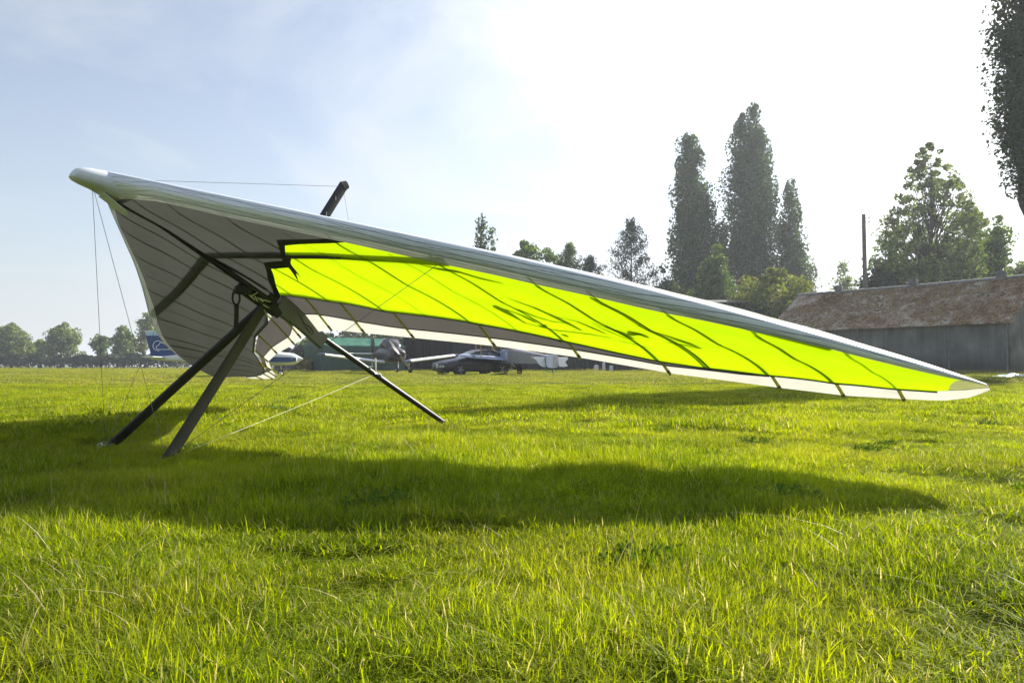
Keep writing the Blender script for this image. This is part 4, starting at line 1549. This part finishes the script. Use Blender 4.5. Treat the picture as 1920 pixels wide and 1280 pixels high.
# ------------------------------------------------------------------ green tent
def build_tent():
    b = NT('green_tarpaulin')
    o = b.obj()
    f = b.noise(o, 1.6, 5)
    col = b.ramp(f, [(.3, (.022, .062, .052)), (.7, (.040, .098, .080))])
    bp = b.n('ShaderNodeBump', {'Strength': .5, 'Distance': .05, 'Height': b.noise(o, 2.6, 3)})
    p = b.n('ShaderNodeBsdfPrincipled', {'Base Color': col, 'Roughness': .55, 'Normal': bp.outputs[0]})
    M['tarp'] = b.done(p.outputs[0])
    b = NT('green_roof_tarpaulin')
    o = b.obj()
    col = b.ramp(b.noise(o, 1.2, 5), [(.3, (.10, .26, .20)), (.7, (.16, .36, .28))])
    df = b.n('ShaderNodeBsdfDiffuse', {'Color': col})
    tl = b.n('ShaderNodeBsdfTranslucent', {'Color': col})
    M['tarproof'] = b.done(b.n('ShaderNodeMixShader', {0: .5, 1: df.outputs[0], 2: tl.outputs[0]}).outputs[0])
    a = np.array(at(603, 50))
    e = np.array(at(760, 54))
    d = (e - a)[:2]
    L = float(np.linalg.norm(d))
    rz = math.atan2(d[1], d[0])
    root = thing('tent', 'dark green tarpaulin tent behind the dark low-wing aeroplane', 'tent', (a[0], a[1], a[2] - .02), rz)
    W, HE, HR = 3.2, 1.92, 2.52
    # wavy walls
    def wall(nm, p0, p1, h0, h1, amp, waves):
        m = MB()
        rows = [[], [], []]
        n = 64
        p0, p1 = np.array(p0), np.array(p1)
        dd = (p1 - p0) / np.linalg.norm(p1 - p0)
        nn = np.array((-dd[1], dd[0]))
        for k in range(n + 1):
            t = k / n
            for j, z in enumerate((0, .55, 1)):
                q = p0 + (p1 - p0) * t + nn * amp * math.sin(t * waves * 6.283 + math.sin(t * 9)) * (1 - .7 * z)
                rows[j].append((q[0], q[1], h0 + (h1 - h0) * z))
        m.loft(rows, cap=False, closed=False)
        m.build(nm, 'tarp', root, smooth=True)
    wall('front_wall', (0, 0), (L, 0), -.05, HE, .035, 7)
    wall('rear_wall', (0, W), (L, W), -.05, HE, .03, 7)
    wall('end_curtain', (0, 0), (0, W), -.05, HE + .02, .07, 9)
    wall('end_curtain', (L, 0), (L, W), -.05, HE + .02, .05, 7)
    n = 6
    for i in range(n):
        x0, x1 = L * i / n, L * (i + 1) / n
        for sg in (0, 1):
            rows = []
            for x in (x0, (x0 + x1) / 2, x1):
                row = []
                for s in (0, .5, 1):
                    y = (-.06 + (W / 2 + .06) * s)
                    y = y if sg == 0 else W - y
                    z = HE - .03 + (HR - HE + .03) * s - (.05 if x == (x0 + x1) / 2 and s < 1 else 0) - (.03 if s == .5 else 0)
                    row.append((x, y, z))
                rows.append(row)
            MB().loft(rows, cap=False, closed=False).build('roof_panel', 'tarproof', root)
    for x in (0, L):
        m = MB()
        m.add([(x, 0, HE), (x, W, HE), (x, W / 2, HR - .02), (x + .03, 0, HE), (x + .03, W, HE), (x + .03, W / 2, HR - .02)], [(0, 1, 2), (5, 4, 3), (0, 3, 4, 1), (1, 4, 5, 2), (2, 5, 3, 0)])
        m.build('gable', 'tarp', root)


build_tent()


# ------------------------------------------------------------------ car
def wheel(parent, c, ax, r, w, tyre='tyre', rim='rim', spokes=5, name='wheel'):
    M.setdefault('tyre', mat_plain('tyre_rubber', (.018, .018, .018), .85))
    M.setdefault('rim', mat_plain('alloy_rim', (.45, .45, .47), .35, metal=.8))
    c, ax = Vector(c), Vector(ax).normalized()
    t = MB()
    u = ax.orthogonal().normalized()
    v = ax.cross(u)
    rings = []
    for off, rr in ((-.5, .62), (-.5, .93), (-.35, 1.0), (.35, 1.0), (.5, .93), (.5, .62)):
        rings.append([tuple(c + ax * (off * w) + (u * math.cos(k * .2618) + v * math.sin(k * .2618)) * r * rr) for k in range(24)])
    t.loft(rings, cap=False)
    o = t.build(name, tyre, parent, smooth=True)
    m = MB()
    m.tube(c - ax * w * .42, c + ax * w * .42, r * .16, n=10)
    for k in range(spokes):
        a = k * 2 * math.pi / spokes
        d = u * math.cos(a) + v * math.sin(a)
        m.tube(c + ax * w * .36 + d * r * .1, c + ax * w * .40 + d * r * .62, r * .10, r * .075, n=6)
        m.tube(c - ax * w * .36 + d * r * .1, c - ax * w * .40 + d * r * .62, r * .10, r * .075, n=6)
    rg = []
    for off in (-.46, .46):
        rg.append([tuple(c + ax * (off * w) + (u * math.cos(k * .2618) + v * math.sin(k * .2618)) * r * .63) for k in range(24)])
    m.loft(rg, cap=False)
    m.build('rim', rim, o, smooth=True)
    return o


def build_car():
    M['carpaint'] = mat_plain('navy_car_paint', (.005, .006, .014), .3, var=.05, coat=.15)
    M['carglass'] = mat_glass('car_glass', (.05, .07, .09))
    M['carblack'] = mat_plain('black_plastic', (.010, .010, .011), .6)
    M['lamp'] = mat_glass('lamp_glass', (.35, .36, .38), .1)
    M['plate'] = mat_plain('number_plate', (.62, .62, .60), .5)
    q = at(887, 41.2)
    hd = math.atan2(-.62, -.80)
    root = thing('car', 'dark navy coupe parked beside the low-wing aeroplane', 'car', q, hd)
    root.scale = (1.08, 1.06, 1.06)
    # stations along x (nose at +2.2): half width, sill, shoulder, hood height
    S = [(2.24, .45, .36, .52, .56), (2.16, .66, .24, .60, .66), (1.95, .80, .20, .66, .74), (1.55, .865, .19, .72, .83), (1.0, .89, .19, .79, .92), (.7, .895, .19, .83, .96), (0, .90, .19, .87, .95), (-.8, .90, .19, .90, .97), (-1.4, .89, .20, .93, 1.02), (-1.85, .84, .22, .93, 1.03), (-2.1, .74, .30, .88, .98), (-2.2, .62, .40, .80, .88)]
    rings = []
    for x, w, zb, zs, zt in S:
        half = [(0, zb), (w * .82, zb), (w * .96, zb + .08), (w, (zb + zs) / 2 + .03), (w * .985, zs - .06), (w * .93, zs), (w * .6, zt - .015), (0, zt)]
        rings.append([(x, y, z) for y, z in half] + [(x, -y, z) for y, z in half[-2:0:-1]])
    body = MB().loft(rings).build('body', 'carpaint', root, smooth=True)
    # greenhouse
    Gs = [(.86, .70, .90, .93), (.25, .69, .88, 1.26), (-.15, .66, .90, 1.375), (-.7, .64, .93, 1.385), (-1.25, .62, .95, 1.30), (-1.85, .60, .96, 1.06)]
    gr = []
    for x, w, zb, zt in Gs:
        ww = w - (zt - .9) * .20
        half = [(w * 1.06, zb - .04), ((w + ww) / 2 + .05, (zb + zt) / 2), (ww + .03, zt - .05), (ww * .7, zt - .008), (0, zt + .005)]
        gr.append([(x, y, z) for y, z in half] + [(x, -y, z) for y, z in half[-2::-1]])
    MB().loft(gr, cap=False, closed=False).build('windows', 'carglass', root, smooth=True)
    rf = []
    for x, w, zt in ((.22, .60, 1.262), (-.15, .575, 1.385), (-.7, .555, 1.395), (-1.25, .55, 1.31), (-1.40, .53, 1.26)):
        rf.append([(x, y, zt + .012 - .05 * (abs(y) / w) ** 3) for y in (-w, -w * .7, 0, w * .7, w)])
    rfl = MB().loft(rf, cap=False, closed=False).build('roof', 'carpaint', root, smooth=True)
    for sg in (1, -1):
        m = MB()
        m.tube((.90, sg * .735, .90), (.22, sg * .625, 1.24), .028, n=6)
        m.tube((.22, sg * .625, 1.24), (-.7, sg * .60, 1.365), .024, n=6)
        m.tube((-.7, sg * .60, 1.365), (-1.9, sg * .66, 1.0), .04, n=6)
        m.tube((-.45, sg * .745, .91), (-.52, sg * .605, 1.34), .03, n=6)
        m.build('pillar', 'carpaint', root)
        for x in (1.38, -1.32):
            mm = MB()
            mm.tube((x, sg * .70, .33), (x, sg * .905, .33), .37, n=24)
            mm.build('wheel_arch', 'carblack', root)
            wheel(root, (x, sg * .80, .31), (0, 1, 0), .31, .23)
        h = MB()
        h.add([(2.06, sg * .40, .60), (2.02, sg * .66, .60), (1.86, sg * .77, .64), (1.90, sg * .72, .70), (2.02, sg * .46, .665)], [(0, 1, 2, 3, 4)])
        h.tube((2.06, sg * .47, .625), (2.12, sg * .47, .622), .045, n=10)
        h.tube((2.01, sg * .62, .63), (2.07, sg * .62, .627), .045, n=10)
        h.build('headlight', 'lamp', root)
        mi = MB().ball((.62, sg * .98, .98), (.09, .10, .065)).build('mirror', 'carpaint', root, smooth=True)
    g = MB()
    g.prism([(-.10, .62), (.10, .62), (.0, .34)], 2.2, 2.262, axis=0)
    g.build('grille', 'alu', root)
    g = MB()
    g.box((2.20, 0, .30), (.05, .95, .12))
    g.build('lower_intake', 'carblack', root)
    pm = MB()
    pm.box((2.255, .40, .47), (.02, .50, .105), rz=.12)
    pl = pm.build('number_plate', 'plate', root)
    t = MB()
    for i, k in enumerate((-.20, -.145, -.09, -.035, .05, .105, .16)):
        t.box((2.268 + .0 - k * .12, .40 + k, .47), (.004, .030 if i % 3 else .022, .066), rz=.12)
    t.build('plate_characters', 'carblack', pl)
    dl = MB()
    for sg in (1, -1):
        dl.tube((.55, sg * .905, .30), (.5, sg * .893, .84), .006, n=5)
        dl.tube((-.85, sg * .905, .30), (-.9, sg * .897, .86), .006, n=5)
    dl.build('door_gap', 'carblack', root)
    tl = MB()
    for sg in (1, -1):
        tl.box((-2.16, sg * .55, .78), (.08, .28, .10), rz=sg * .3)
    tl.build('tail_light', mat_plain('red_lamp', (.35, .02, .02), .3), root)


build_car()


# ------------------------------------------------------------------ aircraft helpers
def aero_wing(root, name, mat, y0, y1, x_le0, c0, x_le1, c1, z0, z1, t=.12, round_tip=False, n=10, inc=0.0):
    """half wing from root y0 to tip y1 with rounded aerofoil section; x forward"""
    rings = []
    for k in range(n + 1):
        s = k / n
        y = y0 + (y1 - y0) * s
        c = c0 + (c1 - c0) * s
        xl = x_le0 + (x_le1 - x_le0) * s
        if round_tip and s > .7:
            q = math.sqrt(max(0.02, 1 - ((s - .7) / .3) ** 2))
            xl -= c * (1 - q) * .4
            c *= q
        z = z0 + (z1 - z0) * s
        ring = []
        for i in range(14):
            a = 2 * math.pi * i / 14
            u = .5 * (1 - math.cos(a))
            th = t * c * 1.4 * math.sqrt(max(u, 0)) * (1 - u) + .004
            ring.append((xl - c * u, y, z - c * (u - .5) * math.tan(inc) + (th if math.sin(a) >= 0 else -th * .45)))
        rings.append(ring)
    return MB().loft(rings).build(name, mat, root, smooth=True)


def fuselage(root, name, mat, stations, n=16, power=2.6):
    rings = []
    for x, w, zb, zt in stations:
        ring = []
        for i in range(n):
            a = 2 * math.pi * i / n
            c, s = math.cos(a), math.sin(a)
            ring.append((x, math.copysign(abs(c) ** (2 / power), c) * w, (zb + zt) / 2 + math.copysign(abs(s) ** (2 / power), s) * (zt - zb) / 2))
        rings.append(ring)
    return MB().loft(rings).build(name, mat, root, smooth=True)


def build_dark_plane():
    M['planewhite'] = mat_plain('white_wing_paint', (.90, .90, .92), .35, var=.04)
    M['planedark'] = mat_plain('dark_plum_paint', (.030, .024, .026), .35, var=.2)
    M['planeshade'] = mat_plain('wing_shade_blue', (.035, .05, .12), .4)  # bluish shade on the white wings, put into the colour
    M['canopy'] = mat_glass('smoked_canopy', (.045, .042, .05), .08)
    M['propwood'] = mat_plain('grey_propeller', (.28, .25, .24), .4)
    M['rust'] = mat_plain('engine_metal', (.11, .06, .05), .6, metal=.3, var=.4, scale=14)
    q = at(733, 46.5)
    root = dp = thing('aeroplane', 'dark low-wing aeroplane with white wings in front of the green tent', 'aeroplane', q, math.atan2(-.90, .42))
    dp.scale = (1.24, 1.24, 1.24)
    fuselage(root, 'fuselage', 'planedark', [(1.55, .30, .72, 1.12), (1.35, .42, .60, 1.26), (.7, .50, .55, 1.36), (0, .54, .52, 1.40), (-1.0, .50, .56, 1.36), (-2.2, .32, .70, 1.22), (-3.6, .12, .90, 1.12), (-4.1, .05, .98, 1.10)])
    fuselage(root, 'canopy', 'canopy', [(.62, .30, 1.25, 1.32), (.42, .42, 1.22, 1.56), (.0, .48, 1.2, 1.84), (-.4, .47, 1.2, 1.86), (-.9, .40, 1.2, 1.70), (-1.35, .26, 1.2, 1.42)], power=2.1)
    hoop = MB()
    pts = [(-.02, math.cos(a) * .487, 1.50 + math.sin(a) * .345) for a in np.linspace(-.5, math.pi + .5, 16)]
    hoop.path(pts, .022, 6)
    hoop.build('canopy_frame', 'planedark', root)
    for sg in (1, -1):
        aero_wing(root, 'wing_root', 'planeshade' if sg > 0 else 'planewhite', sg * .45, sg * .95, .55, 1.30, .53, 1.28, .56, .60, t=.17)
        aero_wing(root, 'wing', 'planewhite', sg * .95, sg * 3.45, .52, 1.26, .42, 1.05, .60, .92, t=.17)
        tipw = aero_wing(root, 'wing_tip', 'planeshade', sg * 3.45, sg * 3.7, .42, 1.05, .30, .7, .92, .96, t=.17)
        aero_wing(root, 'tailplane', 'planewhite', sg * .05, sg * 1.4, -3.35, .75, -3.5, .5, 1.06, 1.08)
        wheel(root, (.0, sg * 1.05, .19), (0, 1, 0), .19, .13, spokes=4)
        MB().tube((.0, sg * 1.0, .66), (.0, sg * .97, .22), .05, .035, n=8).build('gear_leg', 'planewhite', root)
        MB().tube((1.50, sg * .17, .98), (1.575, sg * .17, .97), .12, .11, n=14).build('air_intake', 'carblack', root)
    wheel(root, (1.15, 0, .17), (0, 1, 0), .17, .11, spokes=4)
    MB().tube((1.15, .07, .60), (1.15, .07, .17), .03, n=8).build('nose_leg', 'planewhite', root)
    e = MB()
    r_ = np.random.default_rng(81)
    for k in range(12):
        p = np.array((1.2 + r_.uniform(0, .4), r_.uniform(-.32, .32), .60 + r_.uniform(-.06, .16)))
        e.tube(p, p + np.array((r_.uniform(0, .15), r_.normal(0, .08), r_.normal(0, .06))), .03, .025, n=6)
    e.build('exhaust', 'rust', root)
    st = MB()
    st.tube((1.40, .44, .92), (-1.4, .49, 1.10), .028, n=5)
    st.tube((1.40, -.44, .92), (-1.4, -.49, 1.10), .028, n=5)
    st.build('side_stripe', mat_plain('dull_pink_stripe', (.22, .15, .15), .5), root)
    MB().tube((1.55, 0, .93), (1.82, 0, .92), .11, .02, n=12).build('spinner', 'planedark', root, smooth=True)
    p = MB()
    for sg in (1, -1):
        a = R(128) if sg > 0 else R(308)
        rings = []
        for s, c, tw in ((.05, .05, .9), (.25, .085, .7), (.6, .075, .45), (.88, .03, .3)):
            rings.append([(1.68 + math.sin(tw) * c * u + .010 * v, math.cos(a) * s - math.sin(a) * math.cos(tw) * c * u, .925 + math.sin(a) * s + math.cos(a) * math.cos(tw) * c * u) for u, v in ((-1, 0), (0, 1), (1, 0), (0, -1))])
        p.loft(rings)
    p.build('propeller', 'propwood', root, smooth=True)
    f = MB()
    f.prism([(-3.3, 1.1), (-3.75, 1.95), (-4.2, 1.95), (-4.25, 1.05)], -.04, .04, axis=1)
    f.build('fin', 'planedark', root)


build_dark_plane()


def build_old_plane():
    M['doped'] = mat_plain('grey_blue_dope', (.34, .40, .55), .6, var=.08, scale=3)
    M['tan'] = mat_plain('varnished_ply', (.30, .19, .06), .5, var=.15)
    M['tailwhite'] = mat_plain('white_dope', (.80, .79, .82), .55, var=.03)
    b = NT('mottled_camouflage')
    o = b.obj()
    f = b.n('ShaderNodeTexVoronoi', {'Vector': o, 'Scale': 7.0}).outputs['Color']
    g = b.n('ShaderNodeSeparateColor', {0: f}).outputs[0]
    col = b.ramp(g, [(.35, (.27, .28, .34)), (.5, (.36, .27, .13)), (.75, (.22, .24, .31))])
    M['mottle'] = b.done(b.n('ShaderNodeBsdfPrincipled', {'Base Color': col, 'Roughness': .6}).outputs[0])
    M['leather'] = mat_plain('brown_leather', (.07, .030, .022), .6)
    base = at(958, 41.0)
    tail = at(1036, 36.6)
    hd = math.atan2(base[1] - tail[1], base[0] - tail[0])
    root = thing('biplane', 'small grey old-style aeroplane with spoked wheels seen from its white tail', 'aeroplane', base, hd)
    D = math.hypot(base[0] - tail[0], base[1] - tail[1])
    # slab fuselage
    def ringx(x, w, zb, zt):
        return [(x, -w, zb), (x, w, zb), (x, w, zt), (x, w * .55, zt + .09 * w / .36), (x, -w * .55, zt + .09 * w / .36), (x, -w, zt)]
    MB().loft([ringx(1.15, .32, .72, 1.30), ringx(.6, .36, .68, 1.40), (ringx(-.35, .36, .68, 1.45))]).build('front_fuselage', 'doped', root)
    MB().loft([ringx(-.352, .36, .68, 1.45), ringx(-2.0, .25, .66, 1.28), ringx(-D + .25, .09, .62, 1.02)]).build('rear_fuselage', 'mottle', root)
    MB().tube((1.15, 0, 1.0), (1.5, 0, 1.0), .34, .24, n=16).build('cowling', 'alu', root, smooth=True)
    # lower / upper wings
    for sg in (1, -1):
        aero_wing(root, 'lower_wing', 'doped', sg * .34, sg * 3.1, .75, 1.05, .70, 1.0, .95, 1.12, t=.07, round_tip=True, inc=R(13))
        aero_wing(root, 'upper_wing', 'doped', sg * .0, sg * 3.4, .85, 1.1, .8, 1.05, 2.32, 2.42, t=.07, round_tip=True, inc=R(10))
        for x in (.55, -.1):
            MB().tube((x, sg * 1.9, 1.02), (x + .12, sg * 1.95, 2.36), .05, .05, n=10, flat=.35, side=(1, 0, 0)).build('wing_strut', 'tan', root)
            MB().tube((x, sg * .34, 1.40), (x, sg * .5, 2.32), .05, .04, n=10, flat=.4, side=(1, 0, 0)).build('cabane_strut', 'tan', root)
        MB().add([(.0, sg * 1.0, .90), (-.28, sg * 1.0, .90), (-.28, sg * 1.45, .92), (.0, sg * 1.45, .92), (.0, sg * 1.0, .875), (-.28, sg * 1.0, .875), (-.28, sg * 1.45, .895), (.0, sg * 1.45, .895)], [(0, 1, 2, 3), (7, 6, 5, 4), (0, 4, 5, 1), (1, 5, 6, 2), (2, 6, 7, 3), (3, 7, 4, 0)]).build('wing_flap', 'tailwhite', root)
        # tailplane half with its elevator hanging down
        tp = MB()
        pl = [(-D + .75, sg * .07), (-D + .80, sg * .25), (-D + .52, sg * .98), (-D + .22, sg * 1.0), (-D + .2, sg * .06)]
        tp.prism(pl if sg > 0 else pl[::-1], .95, .985, axis=2)
        tpo = tp.build('tailplane', 'tailwhite', root)
        ev = [(.40, .95), (1.02, .95), (.98, .86), (.80, .74), (.92, .52), (.66, .48), (.40, .50)] if sg < 0 else [(.40, .95), (1.02, .95), (.86, .80), (.76, .62), (.62, .49), (.40, .47)]
        n = len(ev)
        P = [(-D + .2 - (.95 - z) * .35, sg * y, z) for y, z in ev] + [(-D + .165 - (.95 - z) * .35, sg * y, z) for y, z in ev]
        MB().add(P, [tuple(range(n)), tuple(range(n, 2 * n))[::-1]] + [(i_, (i_ + 1) % n, n + (i_ + 1) % n, n + i_) for i_ in range(n)]).build('elevator', 'tailwhite', tpo)
        # undercarriage
        u = MB()
        u.tube((.7, sg * .30, .70), (.42, sg * .66, .36), .022, n=6)
        u.tube((.05, sg * .30, .70), (.42, sg * .66, .36), .022, n=6)
        u.build('undercarriage_strut', 'carblack', root)
        wheel(root, (.42, sg * .76, .335), (0, 1, 0), .335, .075, tyre='tyre', rim='carblack', spokes=10)
    MB().tube((.42, -.8, .335), (.42, .8, .335), .022, n=6).build('axle', 'carblack', root)
    # elevator panel tilted up
    # rudder and fin, rounded
    # the rudder is turned hard over, so its side shows
    rd = MB()
    pl = []
    for a in np.linspace(0, 2 * math.pi, 24, endpoint=False):
        c, s = math.cos(a), math.sin(a)
        pl.append((.50 * math.copysign(abs(c) ** .55, c), .77 + .345 * math.copysign(abs(s) ** .55, s)))
    rd.prism(pl, -.028, .028, axis=1)
    rud = rd.build('rudder', 'doped', root)
    rud.location = (-D - .06, .05, 0)
    rud.rotation_euler = (0, 0, R(-68))
    rp = MB()
    rp.prism([(.06, .52), (.40, .52), (.40, 1.02), (.06, 1.02)], -.0315, .0315, axis=1)
    rp.build('rudder_patch', 'mottle', rud)
    MB().tube((-D + .12, 0, .55), (-D - .08, 0, .06), .035, .02, n=8).build('tail_skid', 'carblack', root)
    # cockpit rim, headrest and the white letter
    ck = MB()
    ck.path([(-.05 + .26 * math.cos(a), .24 * math.sin(a), 1.50) for a in np.linspace(0, 6.283, 18)], .035, 6)
    ck.build('cockpit_rim', 'leather', root)
    MB().ball((-.40, 0, 1.58), (.16, .15, .14)).build('headrest', 'leather', root, smooth=True)
    for sg in (1, -1):
        lt = MB()
        lt.box((-.10, sg * .363, 1.24), (.26, .006, .05))
        lt.box((-.10, sg * .363, 1.09), (.055, .006, .25))
        lt.build('letter', 'tailwhite', root)
    p = MB()
    for a in (.9, .9 + math.pi):
        p.tube((1.55, 0, 1.0), (1.55, math.cos(a) * .85, 1.0 + math.sin(a) * .85), .07, .03, n=8, flat=.25, side=(0, -math.sin(a), math.cos(a)))
    p.build('propeller', 'tan', root)


build_old_plane()


def build_blue_plane():
    M['cesswhite'] = mat_plain('white_aircraft_paint', (.72, .74, .74), .35, var=.03)
    M['cessblue'] = mat_plain('blue_aircraft_paint', (.010, .045, .17), .35, var=.05)
    M['cesscyan'] = mat_plain('pale_blue_paint', (.36, .52, .70), .35)
    q = at(420, 38.5)
    root = thing('light_aircraft', 'white and blue light aircraft with a cloud emblem on its fin', 'aeroplane', q, R(4))
    xt = at(279, 38.5)[0] - q[0]      # tail end
    xn = at(560, 38.5)[0] - q[0]      # nose
    fuselage(root, 'fuselage', 'cesswhite', [(xn - .12, .30, .72, 1.10), (xn - .35, .42, .60, 1.22), (xn - 1.1, .50, .56, 1.30), (xn - 1.9, .55, .55, 1.70), (xn - 3.1, .53, .58, 1.75), (xn - 4.2, .38, .66, 1.45), (xt + 1.2, .17, .80, 1.10), (xt + .25, .06, .88, 1.02)])
    MB().tube((xn - .13, 0, .92), (xn + .16, 0, .92), .19, .03, n=14).build('spinner', 'cesswhite', root, smooth=True)
    for sg in (1, -1):
        m = MB()
        m.add([(xn - .14, sg * .335, .78), (xn - .45, sg * .455, .74), (xn - 1.1, sg * .525, .74), (xn - 2.5, sg * .57, .80), (xn - 2.5, sg * .57, 1.02), (xn - 1.1, sg * .525, 1.02), (xn - .45, sg * .455, 1.0), (xn - .14, sg * .335, .96)], [(0, 1, 6, 7), (1, 2, 5, 6), (2, 3, 4, 5)])
        m.build('blue_stripe', 'cessblue', root)
        w = MB()
        w.add([(xn - 1.35, sg * .552, 1.33), (xn - 3.3, sg * .535, 1.33), (xn - 3.0, sg * .50, 1.66), (xn - 1.8, sg * .51, 1.66)], [(0, 1, 2, 3)])
        w.build('side_window', 'carglass', root)
        aero_wing(root, 'wing', 'cesswhite', 0, sg * 4.6, xn - 1.75, 1.55, xn - 1.85, 1.15, 1.86, 2.02)
        MB().tube((xn - 2.2, sg * .5, .70), (xn - 2.4, sg * 2.2, 1.86), .045, n=8, flat=.5).build('wing_strut', 'cesswhite', root)
        aero_wing(root, 'tailplane', 'cesswhite', sg * .05, sg * 1.5, xt + 1.1, .9, xt + 1.0, .65, .98, 1.0)
        MB().tube((xn - 2.6, sg * .45, .66), (xn - 2.7, sg * 1.05, .22), .04, n=8).build('gear_leg', 'cesswhite', root)
        wheel(root, (xn - 2.7, sg * 1.08, .20), (0, 1, 0), .20, .14, spokes=4)
    ws = MB()
    ws.add([(xn - 1.12, -.46, 1.32), (xn - 1.12, .46, 1.32), (xn - 1.78, .48, 1.80), (xn - 1.78, -.48, 1.80)], [(0, 1, 2, 3)])
    ws.build('windscreen', 'carglass', root)
    nx = at(525, 38.5)[0] - q[0]
    MB().tube((nx, 0, .62), (nx + .02, 0, .18), .03, n=8).build('nose_leg', 'cesswhite', root)
    wheel(root, (nx, 0, .17), (0, 1, 0), .17, .12, spokes=4)
    # swept fin: white cap, blue panel, cloud emblem
    z0, z1, z2 = .98, 2.16, 2.36
    fin = MB()
    fin.prism([(xt + .30, z0), (xt + 2.1, z0), (xt + 1.02, z1), (xt - .02, z1)], -.045, .045, axis=1)
    fo = fin.build('fin', 'cessblue', root)
    cap = MB()
    cap.prism([(xt - .02, z1 + .002), (xt + 1.02, z1 + .002), (xt + .86, z2), (xt - .06, z2)], -.045, .045, axis=1)
    cap.build('fin_cap', 'cesscyan', fo)
    MB().prism([(xt - .10, z2 + .002), (xt + .80, z2 + .002), (xt + .76, z2 + .06), (xt - .08, z2 + .06)], -.05, .05, axis=1).build('fin_tip', 'cesswhite', fo)
    em = MB()
    for sg in (-1, 1):
        cx_, cz_, rr = xt + .62, 1.62, .26
        ring = [(cx_ + rr * math.cos(a), sg * .050, cz_ + rr * math.sin(a)) for a in np.linspace(R(-70), R(-335), 22)]
        em.path(ring, .017, 5)
        cl = [(cx_ + .52, -.19), (cx_ - .02, -.19)]
        pts = [(cx_ + .62, sg * .050, cz_ - .20), (cx_ + .02, sg * .050, cz_ - .20)]
        pts += [(cx_ + .02 + .11 * math.cos(a), sg * .050, cz_ - .09 + .11 * math.sin(a)) for a in np.linspace(R(-90), R(-275), 10)]
        pts += [(cx_ + .20 + .16 * math.cos(a), sg * .050, cz_ + .02 + .16 * math.sin(a)) for a in np.linspace(R(180), R(20), 10)]
        pts += [(cx_ + .50 + .15 * math.cos(a), sg * .050, cz_ - .06 + .14 * math.sin(a)) for a in np.linspace(R(120), R(-85), 12)]
        em.path(pts, .017, 5)
    em.build('cloud_emblem', 'cesswhite', fo)


build_blue_plane()


# ------------------------------------------------------------------ utility pole, tarpaulin
def build_pole():
    M['pole'] = mat_plain('weathered_pole', (.15, .13, .12), .85, var=.25, scale=3)
    q = at(1625, 60)
    H = zat(400, 60) - q[2]
    root = thing('utility_pole', 'wooden utility pole rising behind the mossy barn roof', 'pole', q)
    MB().tube((0, 0, -.2), (-.06, 0, H), .19, .15, n=12).build('pole_shaft', 'pole', root, smooth=True)
    for k, z in enumerate((H - .30, H - .65)):
        i = MB()
        i.tube((.10, -.05, z), (.38, -.05, z), .02, n=6)
        i.tube((.38, -.05, z - .05), (.38, -.05, z + .09), .055, .035, n=10)
        i.build('insulator', 'carblack', root)
        w = MB()
        w.tube((.38, -.05, z + .05), (9, 8, z - .6), .010, n=4)
        w.build('power_line', 'wire', root)
    s = MB().tube((-.10, -.03, H - .6), (-3.6, .6, .3), .013, n=5).build('stay_wire', 'wire', root)
    MB().ball((-1.27, .19, H * .62 + 1.0), .07).build('stay_insulator', 'carblack', root)


build_pole()


def build_tarp():
    b = NT('blue_sheet')
    o = b.obj()
    col = b.ramp(b.noise(o, 2, 4), [(.3, (.18, .36, .50)), (.7, (.30, .52, .66))])
    M['bluesheet'] = b.done(b.n('ShaderNodeBsdfPrincipled', {'Base Color': col, 'Roughness': .35}).outputs[0])
    q = at(1905, 30.5)
    m = MB()
    r_ = np.random.default_rng(91)
    rows = []
    for j in range(9):
        row = []
        for i in range(17):
            x, y = -0.7 + 2.4 * i / 16, -.35 + .9 * j / 8
            e = min(1, min(i, 16 - i, ) / 2.5, min(j, 8 - j) / 2)
            row.append((x + r_.normal(0, .02), y + r_.normal(0, .02), .03 + .13 * e * (.6 + .5 * math.sin(i * 1.3) * math.cos(j * .9)) + r_.normal(0, .01)))
        rows.append(row)
    m.loft(rows, cap=False, closed=False)
    bt = [[(x, y, -.05) for x, y, z in (row[0], row[-1])] for row in (rows[0], rows[-1])]
    o = m.build('tarpaulin', 'bluesheet', None, smooth=True, loc=q)
    tag(o, 'light blue tarpaulin crumpled on the grass at the right edge', 'tarpaulin')


build_tarp()

# ------------------------------------------------------------------ summer haze in the air
def build_haze():
    m = bpy.data.materials.new('summer_haze')
    m.use_nodes = True
    t = m.node_tree
    for n in list(t.nodes):
        t.nodes.remove(n)
    o_ = t.nodes.new('ShaderNodeOutputMaterial')
    v = t.nodes.new('ShaderNodeVolumePrincipled')
    v.inputs['Color'].default_value = (.86, .92, 1.0, 1)
    v.inputs['Density'].default_value = HAZE
    v.inputs['Anisotropy'].default_value = .35
    t.links.new(v.outputs[0], o_.inputs['Volume'])
    mb = MB().box((0, 0, 21.5), (5200, 5200, 45))
    o = mb.build('haze', m)
    tag(o, 'thin bright summer haze over the whole airfield', 'haze', kind='stuff')


HAZE = .0007
build_haze()
